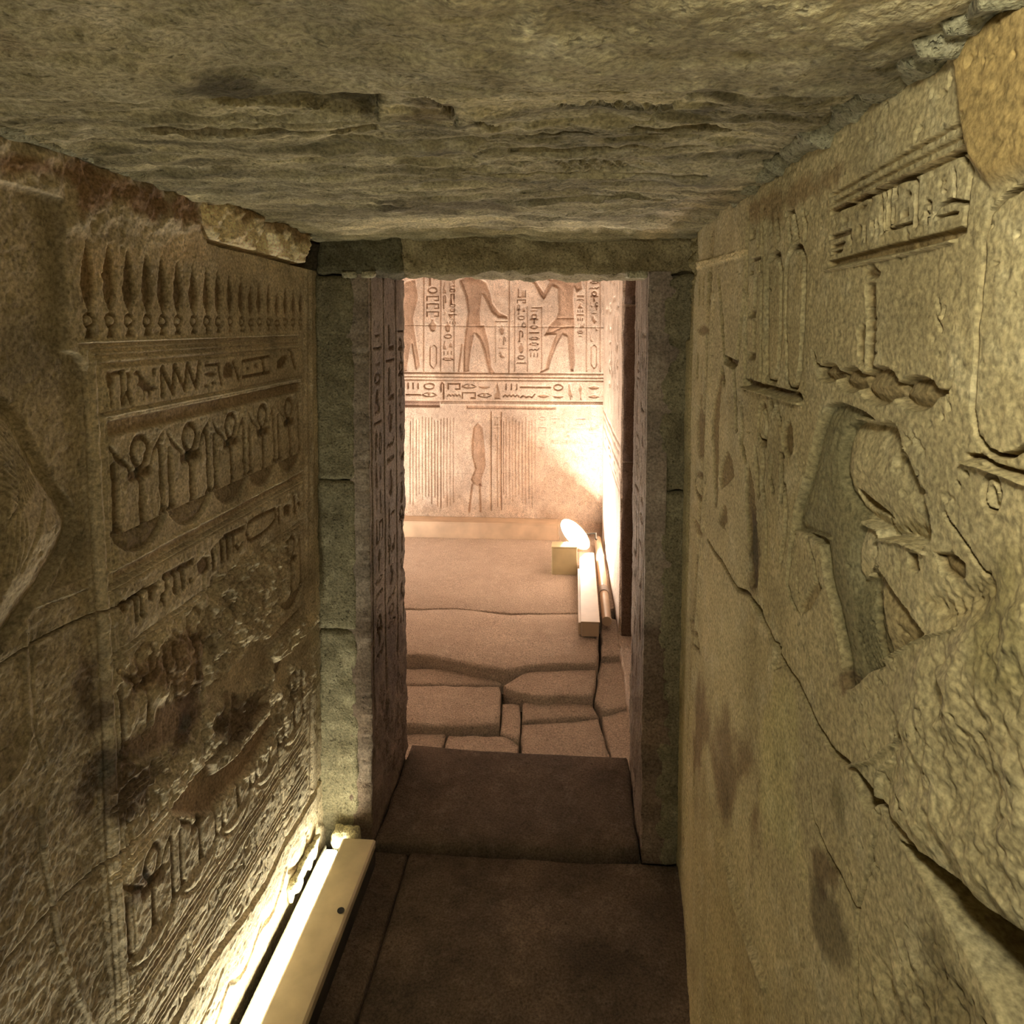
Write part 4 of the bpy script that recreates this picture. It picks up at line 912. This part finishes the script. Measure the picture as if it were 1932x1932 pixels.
for k, (pts, z) in enumerate(ST): slab('paving_stone', pts, z, .09, 'pave', 320 + k, jit=.006, bev=.012, amp=.006)
zk = .055
slab('paving_stone', [(1134, 1238), (1222, 1230), (1210, 1196), (1172, 1170), (1134, 1160)], .030, .10, 'pave', 339, jit=.004, bev=.010, amp=.004)
slab('paving_stone', None, zk, .12, 'pave', 340, jit=.004, bev=.014, amp=.004, world_pts=[on_z(700, 1232, zk), on_z(765, 1236, zk), on_z(800, 1234, zk), on_z(860, 1246, zk), on_z(960, 1264, zk), on_z(1000, 1254, zk), on_z(1128, 1250, zk), on_z(1130, 1158, zk), on_z(965, 1158, zk), on_z(860, 1148, zk), on_z(790, 1150, zk), on_z(690, 1148, zk)])
slab('paving_stone', None, zk + .001, .12, 'pave', 341, jit=.003, bev=.006, amp=.003, world_pts=[on_z(690, 1147, zk), on_z(790, 1149, zk), on_z(860, 1147, zk), on_z(965, 1157, zk), on_z(1130, 1157, zk), (XFR + .02, 3.75), (XFR + .02, YF + .02), (-1.7, YF + .02), (-1.45, 3.8)])
slab('paving_stone', None, zk - .004, .12, 'pave', 342, jit=.006, world_pts=[(XFR + .7, 2.50), (XFR + .7, 3.45), (XFR + .02, 3.45), (.24, 3.1), (.25, 2.50)])
slab('paving_stone', None, zk - .002, .12, 'pave', 343, jit=.006, world_pts=[(-1.46, 3.82), (-1.71, YF + .02), (-2.55, YF + .02), (-2.55, 2.48), (-1.4, 2.48)])
slab('paving_stone', None, -.04, .08, 'pave', 344, jit=.004, world_pts=[(-1.4, 2.49), (-.68, 2.49), (-.82, 3.2), (-.92, 3.7), (-1.45, 3.8)])

# ================================================================== lit chamber
wall_back = structure(box('wall_back', (-2.6, 1.2, YF + .10, YF + .40, -.10, 2.75), 'core'))
fx = np.linspace(-1.75, XFR + .01, 390); fz = np.linspace(zk - .01, 2.40, 440)
B = Relief(fx, fz, lambda u, v, h: (u, YF - h, v), lambda x, y: on_y(x, y, YF), 71)
def bx_(px, py): return on_y(px, py, YF)
B.gain = 1.3; B.H += .003 * fbm(B.u, B.v, .25, 4, 401) + .001 * fbm(B.u, B.v, .03, 3, 402)
FB = (.74, .64, .57); D1 = .011
# king with raised arms (right)
B.part('carved_king')
B.poly([(1050, 520), (1060, 512), (1085, 514), (1098, 530), (1100, 545), (1088, 552), (1084, 542), (1082, 560), (1084, 590), (1085, 605), (1084, 640), (1086, 680), (1082, 702), (1076, 700), (1072, 660), (1070, 636), (1062, 632), (1052, 650), (1040, 680), (1036, 697), (1022, 704), (1008, 706), (1028, 695), (1034, 670), (1044, 640), (1048, 632), (1026, 633), (1036, 612), (1048, 600), (1053, 588), (1052, 560), (1052, 545), (1042, 540), (1030, 562), (1026, 566), (1018, 556), (1008, 536), (994, 524), (986, 522), (1000, 521), (1012, 530), (1026, 550), (1036, 530), (1028, 524), (1018, 524), (1030, 519), (1042, 526)], D1, edge=.008, bulge=.7, bw=.06, tint=FB)
B.part('carved_kilt'); B.line([(1028, 632), (1060, 618), (1082, 616)], 3, .004); B.line([(1052, 600), (1084, 600)], 2.5, .004)
# god with outstretched arm (left)
B.part('carved_god')
B.poly([(866, 528), (880, 520), (905, 524), (918, 532), (926, 552), (930, 572), (942, 588), (958, 596), (958, 602), (940, 600), (926, 588), (916, 566), (910, 556), (906, 590), (908, 612), (914, 612), (922, 640), (926, 668), (928, 692), (936, 704), (922, 704), (918, 690), (912, 662), (904, 640), (896, 630), (890, 660), (886, 700), (874, 704), (874, 660), (878, 620), (882, 590), (878, 560), (872, 545)], D1, edge=.008, bulge=.7, bw=.06, tint=FB)
B.part('carved_staff'); B.line([(961, 522), (961, 590), (960, 703)], 2.5, .007, tint=FB)
B.part('carved_tail'); B.line([(872, 650), (866, 700)], 3, .005, tint=FB)
B.part('carved_figure'); B.poly([(766, 530), (784, 525), (790, 560), (780, 600), (786, 640), (794, 690), (784, 700), (776, 650), (768, 700), (755, 704), (755, 540)], D1 * .8, edge=.008, bulge=.7, bw=.05, tint=FB)
# writing columns with rules
for x0 in (800, 832, 857, 971, 995, 1022, 1107, 1133): B.part('carved_rule'); B.line([(x0, 505 if x0 < 960 or x0 > 1100 else 578), (x0, 700)], 1.8, .006, tint=(.82, .74, .68))
B.part('carved_rule'); B.line([(935, 606), (935, 682)], 2, .006); B.part('carved_rule'); B.line([(936, 606), (957, 606)], 2, .006); B.part('carved_rule'); B.line([(1004, 580), (1022, 580)], 2, .006)
for xa_, xb_, ya_, yb_ in ((803, 830, 510, 650), (834, 856, 510, 690), (974, 993, 545, 700), (998, 1018, 582, 680), (938, 956, 612, 682), (1088, 1102, 555, 640), (1112, 1130, 510, 660), (846, 862, 520, 620)):
    a_, b_ = bx_(xa_, 600)[0], bx_(xb_, 600)[0]; B.column(a_, b_, bx_(xa_, yb_)[1], bx_(xa_, ya_)[1], .008, tint=(.72, .62, .55))
for xc, ww in ((818, 12), (1121, 10)):
    B.part('carved_cartouche'); B.line([(xc - ww / 2, 655), (xc - ww / 2, 688), (xc, 695), (xc + ww / 2, 688), (xc + ww / 2, 655), (xc, 650), (xc - ww / 2, 655)], 1.8, .006, tint=(.8, .72, .66))
# ground lines, running text, dado
for y, d in ((704, .009), (711, .005), (717, .006), (757, .006), (762, -.004)): B.part('carved_rule'); B.line([(740, y - 1), (1150, y + 2)], 2.2, d, tint=(.85, .78, .72) if d > 0 else None)
B.part(); B.row(bx_(766, 740)[0], bx_(1136, 740)[0], bx_(900, 753)[1], bx_(900, 722)[1], .009, tint=(.68, .58, .5))
B.part('carved_border'); B.poly([(740, 755), (831, 756), (831, 769), (740, 768)], .012, edge=.006, tint=(.55, .47, .44)); B.part('carved_border'); B.poly([(880, 764), (1050, 766), (1050, 773), (880, 772)], .006, edge=.006, tint=(.8, .72, .66))
xx = 775
while xx < 1010:
    if not (862 < xx < 936):
        B.part('carved_reed'); B.line([(xx, 790 + B.rnd.uniform(-4, 6)), (xx - .5, 870), (xx, 955 + B.rnd.uniform(-25, 5))], 1.6, B.rnd.uniform(.003, .006), tint=(.86, .8, .76))
    xx += B.rnd.uniform(5.2, 6.5)
for xx in (927, 946): B.part('carved_rule'); B.line([(xx, 778), (xx, 962)], 2.2, .007, tint=(.8, .72, .66))
B.part('carved_figure'); B.poly([(893, 806), (902, 796), (912, 806), (916, 840), (918, 880), (910, 905), (912, 920), (894, 915), (888, 905), (896, 885), (890, 860), (890, 830)], .008, edge=.008, bulge=.6, bw=.06, tint=FB)
B.part('carved_figure'); B.line([(892, 915), (886, 965)], 4, .005, tint=FB); B.line([(906, 915), (908, 965)], 4, .005, tint=FB)
B.column(bx_(930, 800)[0], bx_(944, 800)[0], bx_(930, 840)[1], bx_(930, 784)[1], .006)
for i in range(5): B.column(bx_(1014 + i * 24, 850)[0], bx_(1032 + i * 24, 850)[0], bx_(1000, 900)[1], bx_(1000, 785)[1], .004)
B.line([(740, 613), (900, 615), (1145, 618)], 1.6, .004); B.line([(740, 892), (1000, 893)], 1.5, .003)
B.rough([(1040, 800), (1145, 790), (1145, 960), (1060, 950), (1010, 920)], .006, .05, 410, soft=.08, keep=.5)
B.T *= (1 + .16 * fbm(B.u, B.v, .16, 5, 403))[..., None].astype(np.float32)
B.T *= (1 + .10 * fbm(B.u, B.v, .05, 4, 404, ratio=.35))[..., None].astype(np.float32)
B.stain([(740, 940), (860, 930), (1000, 955), (1100, 950), (1100, 990), (740, 990)], (.84, .80, .76), .06, 411)
UU, VV = B.u[:, None], B.v[None, :]
xw1, xw2 = bx_(833, 800)[0], bx_(935, 850)[0]; zw1, zw2 = bx_(900, 615)[1], bx_(900, 770)[1]; zw3 = bx_(900, 892)[1]
B.blk = np.broadcast_to(np.where(VV > zw1, 0, np.where(VV > zw2, np.where(UU < xw1, 1, 2), np.where(VV > zw3, np.where(UU < xw1, 3, 4), np.where(UU < xw2, 5, 6)))), B.H.shape)
B.T = np.clip(B.T, .35, 1.4)
B.build(wall_back, 'far', skirt=.10)
box('stone_block', (-2.6, -1.751, YF, YF + .12, -.10, 2.75), 'far', wall_back)
# chamber's right wall, its near end faces the doorway
wall_right2 = structure(box('wall_chamber_right', (XFR + .10, 1.2, YN + .06, YF + .12, -.10, 2.75), 'core'))
wy = np.linspace(YN, YF, 140); wz = np.linspace(zk - .02, 2.45, 240)
E = Relief(wy, wz, lambda u, v, h: (XFR + .022 * (YF - u) / (YF - YN) - h, u, v), lambda x, y: on_x(x, y, XFR), 83)
E.H += .003 * fbm(E.u, E.v, .2, 4, 501) + .001 * fbm(E.u, E.v, .03, 3, 502)
for yy in (3.6, 3.88, 4.18, 4.5): E.part('carved_rule'); E.line_m([(yy, 1.05), (yy, 2.3)], .012, .007)
E.part()
for ya_, yb_ in ((3.64, 3.84), (3.92, 4.14), (4.22, 4.46), (4.54, 4.85)): E.column(ya_, yb_, 1.1, 2.3, .009)
for zz in (1.02, .97, .90): E.part('carved_rule'); E.line_m([(YN + .05, zz), (YF, zz)], .010, .007)
E.part(); E.row(YN + .05, YF - .05, .80, .885, .008); E.line_m([(YN + .05, .78), (YF, .78)], .01, .007)
ee = YN + .02 * np.abs(fbm(np.array([0., 1.]), E.v, .08, 4, 505))[0]
E.H -= (.04 * sm((ee[None, :] - E.u[:, None]) / .02)).astype(np.float32)
E.build(wall_right2, 'far', skirt=.11, flip=True)
rough_block('stone_block', (XFR + .030, 1.2, YN - .014, YN + .08, zk - .03, .95), 'reveal', wall_right2, step=.05, amp=.006, scale=.1, seed=61, tint=(.62, .5, .46))  # end-face stones tinted dark to paint in the shade on this side
rough_block('stone_block', (XFR + .030, 1.2, YN - .014, YN + .08, .955, 1.75), 'reveal', wall_right2, step=.05, amp=.006, scale=.1, seed=62, tint=(.62, .5, .46))
rough_block('stone_block', (XFR + .030, 1.2, YN - .014, YN + .08, 1.755, 2.75), 'reveal', wall_right2, step=.05, amp=.006, scale=.1, seed=63, tint=(.62, .5, .46))
wall_l2 = structure(box('wall_chamber_left', (-2.75, -2.55, YB - .05, YF + .2, -.10, 2.75), 'far'))
structure(box('wall_porch_right', (.95, 1.2, YB - .05, YN + .1, -.10, 2.75), 'far'))
structure(box('ceiling_chamber', (-2.75, 1.2, YD + .3, YF + .4, 2.62, 2.9), 'far'))
# ================================================================== things
cream = plain('cream_painted_steel', (0.62, 0.52, 0.36), 0.45, 0.0, .25, 12)
cream2 = plain('tan_painted_trunking', (0.66, 0.50, 0.36), 0.5, 0.0, .2, 9)
yellow = plain('pale_yellow_casing', (0.66, 0.58, 0.36), 0.5, 0.0, .15, 10)
darkm = plain('dark_grey_steel', (0.07, 0.07, 0.065), 0.45, 0.6, .3, 20)
greym = plain('grey_aluminium', (0.45, 0.45, 0.43), 0.35, 0.8, .2, 20)
conc = plain('grey_concrete', (0.42, 0.36, 0.32), 0.9, 0.0, .3, 40)
rubber = plain('black_hole', (0.02, 0.02, 0.02), 0.8)
led = glow('led_diffuser', (1.0, 0.95, 0.70), LED_POWER)
flood = glow('flood_lens', (1.0, 0.86, 0.71), FLOOD_POWER)

# ---- light trough along the foot of the left wall
ZT = .080; YE = 1.935; YS = .60
xr0, xr1 = -.590, -.690                     # cover plate, passage side to lamp side
xl0, xl1 = -.692, -.746                     # lamp strip
t = thing('light_trough', 'long cream metal floor light trough glowing at foot of left carved wall', 'light fixture')
def extr(name, prof, mat, y0=YS, y1=YE, parent=t, bevel=0.0):
    bm = bmesh.new(); a = [bm.verts.new((x, y0, z)) for x, z in prof]; b = [bm.verts.new((x, y1, z)) for x, z in prof]; n = len(prof)
    for k in range(n): bm.faces.new((a[k], a[(k + 1) % n], b[(k + 1) % n], b[k]))
    bm.faces.new(a[::-1]); bm.faces.new(b)
    if bevel: bmesh.ops.bevel(bm, geom=bm.edges[:], offset=bevel, segments=2, affect='EDGES', profile=.5)
    return link(name, bm_mesh(name, bm), mat, parent)
extr('housing', [(xr0 - .002, .002), (xr0 - .002, ZT - .022), (xr1, ZT - .022), (xl0, ZT - .034), (xl1, ZT - .034), (xl1 - .003, ZT - .032), (xl1 - .003, .002)], darkm)
cover = extr('cover_plate', [(xr0, ZT - .020), (xr0, ZT), (xr0 - .006, ZT + .004), (xr1 + .004, ZT + .004), (xr1 - .001, ZT + .001), (xr1 - .001, ZT - .020), (xr0 - .004, ZT - .020)], cream)
extr('led_strip', [(xl0 - .010, ZT - .0335), (xl0 - .010, ZT - .024), (xl0 - .014, ZT - .018), (xl1 + .012, ZT - .018), (xl1 + .008, ZT - .024), (xl1 + .008, ZT - .0335)], led, YS + .02, YE - .02)
extr('back_tray', [(xl1 - .004, .002), (xl1 - .004, .044), (XL + .012, .020), (XL + .012, .002)], darkm)
extr('reflector_lip', [(xl1 - .001, ZT - .034), (xl1 - .001, ZT - .022), (xl1 + .003, ZT - .022), (xl1 + .003, ZT - .034)], greym)
hx, hy = on_z(643, 1718, ZT + .006)
bm = bmesh.new(); bmesh.ops.create_cone(bm, cap_ends=True, segments=20, radius1=.0095, radius2=.0095, depth=.0012, matrix=Matrix.Translation((hx, hy, ZT + .0066)) @ Matrix.Rotation(math.radians(5), 4, 'Y'))
link('screw_hole', bm_mesh('screw_hole', bm), rubber, cover)
for k, (x0, x1, y0, y1, z0, z1) in enumerate(((XL + .001, XL + .016, 1.72, 1.92, .062, .110), (-.735, -.655, 1.946, YD - .008, .0, .085))):
    o = rough_block('glare_lump', (x0, x1, y0, y1, z0, z1), 'pale', None, step=.010, amp=.008, scale=.02, seed=80 + k, rnd=.015, tint=(1.5, 1.5, 1.4))  # white lumps added to stand for the glare near the trough's end
    o['label'] = ('added white lump standing for glare between the light trough and left wall', 'added white lump standing for glare at the door end of light trough')[k]; o['category'] = 'glare stand-in'
# ---- floodlight behind its box in the chamber's corner
by = on_z(1065, 1085, zk)[1]
bxl, bxr = on_y(1041, 1050, by)[0], on_y(1089, 1050, by)[0]; bzt = on_y(1065, 1034, by)[1]
t = thing('junction_box', 'pale yellow box on chamber floor under the glowing floodlight', 'box')
o = box('casing', (bxl, bxr, by, by + .10, zk - .002, bzt), yellow, t, bevel=.006)
box('lid', (bxl - .003, bxr + .003, by - .003, by + .103, bzt, bzt + .008), yellow, t, bevel=.003)
ly_ = by + .27
lc = Vector((on_y(1084, 1009, ly_)[0], ly_, on_y(1084, 1009, ly_)[1]))
ax = Vector((.62, -.28, .73)).normalized()
def floodlight(label, lc, ax, y_legs, y_plate):
    t = thing('floodlight', label, 'lamp', 'floodlights on the chamber floor')
    rot = ax.to_track_quat('Z', 'Y').to_matrix().to_4x4()
    cyl('lamp_head', .100, .125, -.05, -.004, cream2, t, base=lc, rt=rot)
    cyl('lens', .118, .116, -.003, .004, flood, t, base=lc, rt=rot)
    bm = bmesh.new()
    for i in range(28):
        a0, a1 = 2 * math.pi * i / 28, 2 * math.pi * (i + 1) / 28
        for ring in (((.125, -.004), (.127, .008)), ((.127, .008), (.119, .006))):
            (ra, za), (rb, zb) = ring
            bm.faces.new([bm.verts.new((r * math.cos(a), r * math.sin(a), z)) for a, r, z in ((a0, ra, za), (a1, ra, za), (a1, rb, zb), (a0, rb, zb))])
    bmesh.ops.remove_doubles(bm, verts=bm.verts, dist=1e-5); bm.transform(Matrix.Translation(lc) @ rot)
    link('rim', bm_mesh('rim', bm), cream2, t)
    for yy_ in y_legs: box('bracket', (lc.x - .052 * ax.x - .012, lc.x - .052 * ax.x + .012, yy_ - .004, yy_ + .004, zk, lc.z - .045), greym, t, bevel=.002)
    box('base_plate', (lc.x - .06, lc.x + .02, y_plate[0], y_plate[1], zk, zk + .006), greym, t, bevel=.002)
def cyl(name, r1, r2, d0, d1, mat, parent, seg=28, base=None, rt=None):
    bm = bmesh.new(); bmesh.ops.create_cone(bm, cap_ends=True, segments=seg, radius1=r1, radius2=r2, depth=d1 - d0, matrix=Matrix.Translation((0, 0, (d0 + d1) / 2)))
    bm.transform(Matrix.Translation(base) @ rt); return link(name, bm_mesh(name, bm), mat, parent)
floodlight('round glowing white floodlight tilted upwards behind the pale yellow box in chamber corner', lc, ax, (by + .145, lc.y + .130), (by + .14, lc.y + .134))
l2 = Vector((-2.15, 4.30, lc.z)); floodlight('added fill floodlight in the chamber, unseen left of the doorway', l2, Vector((.45, .25, .86)).normalized(), (l2.y - .13, l2.y + .13), (l2.y - .134, l2.y + .134))  # second floodlight, out of view, added as fill for the chamber
# ---- trunking
ty0 = on_z(1115, 1205, zk)[1]; zt_ = .140
t = thing('cable_trunking', 'tan cable trunking running forward from the floodlight along chamber wall', 'trunking')
box('body', (.050, .140, ty0, 4.40, zt_ - .075, zt_ - .004), cream2, t, bevel=.003)
box('lid', (.046, .144, ty0 - .004, 4.40, zt_ - .004, zt_ + .004), cream2, t, bevel=.002)
box('side_flange', (.034, .049, ty0 + .02, 4.15, zt_ - .075, zt_ - .012), cream2, t, bevel=.002)
t2 = rough_block('support_stone', (.058, .131, ty0 + .02, ty0 + .16, zk - .004, zt_ - .076), conc, None, step=.02, amp=.004, scale=.04, seed=90)
t2['label'] = 'small grey stone propping near end of tan cable trunking'; t2['category'] = 'stone'
t3 = rough_block('support_stone', (.058, .131, 4.02, 4.16, zk - .004, zt_ - .076), conc, None, step=.02, amp=.004, scale=.04, seed=91)
t3['label'] = 'small grey stone propping far end of tan cable trunking beside yellow box'; t3['category'] = 'stone'
t = thing('wall_trunking', 'long peach cable trunking along the base of chamber end wall', 'trunking')
yw = 4.905
xw_a, xw_b = -2.5, on_y(1052, 1000, yw)[0]
box('body', (xw_a, xw_b, yw + .004, YF - .004, zk, zk + .115), cream2, t, bevel=.003)
box('lid', (xw_a, xw_b, yw, YF - .006, zk + .115, zk + .124), cream2, t, bevel=.002)
box('end_cap', (xw_b, xw_b + .012, yw, YF - .006, zk, zk + .124), cream2, t, bevel=.002)
def tube(name, pts, r, mat, parent, seg=12):
    cu = bpy.data.curves.new(name, 'CURVE'); cu.dimensions = '3D'; sp = cu.splines.new('POLY'); sp.points.add(len(pts) - 1)
    for p, q in zip(sp.points, pts): p.co = (*q, 1)
    cu.bevel_depth = r; cu.bevel_resolution = 4; cu.use_fill_caps = True
    tmp = bpy.data.objects.new(name, cu); COL.objects.link(tmp); dg = bpy.context.evaluated_depsgraph_get(); dg.update()
    me = bpy.data.meshes.new_from_object(tmp.evaluated_get(dg)); bpy.data.objects.remove(tmp)
    me.polygons.foreach_set('use_smooth', np.ones(len(me.polygons), bool)); me.materials.clear()
    return link(name, me, mat, parent)
t = thing('conduit_pipe', 'round tan conduit pipe lying beside the chamber right wall', 'pipe')
tube('pipe', [(.186, 3.50, zk + .030), (.187, 4.0, zk + .034), (.184, 4.80, zk + .05)], .026, cream2, t)
for y_ in (3.85, 4.45): tube('coupling', [(.186, y_, zk + .033), (.186, y_ + .07, zk + .035)], .031, conc, t)
t = thing('power_cable', 'dark cable curving from floodlight to conduit pipe in chamber corner', 'cable')
tube('cable', [(lc.x - .02, lc.y + .155, zk + .02), (lc.x + .06, lc.y + .22, .17), (.165, lc.y + .18, .19), (.165, lc.y + .17, .155), (.172, lc.y + .165, .150)], .008, darkm, t)

# ---- unseen lamp on the passage ceiling, assumed and added to light the right wall
t = thing('assumed_spotlight', 'assumed small round lamp, unseen on the passage ceiling, aimed at right carved wall', 'lamp')
lb = Vector((.04, .02, ZC - .055)); sa = Vector((.76, .52, -.38)).normalized()
warm = glow('assumed_spot_lens', (1.0, 0.93, 0.67), LAMP_POWER)
rs2 = sa.to_track_quat('Z', 'Y').to_matrix().to_4x4()
cyl('lamp_head', .034, .056, -.060, -.002, greym, t, base=lb, rt=rs2)
cyl('lens', .050, .050, -.002, .002, warm, t, base=lb, rt=rs2)
box('arm', (lb.x - .030, lb.x - .014, lb.y - .028, lb.y - .012, lb.z + .01, ZC + .004), greym, t)
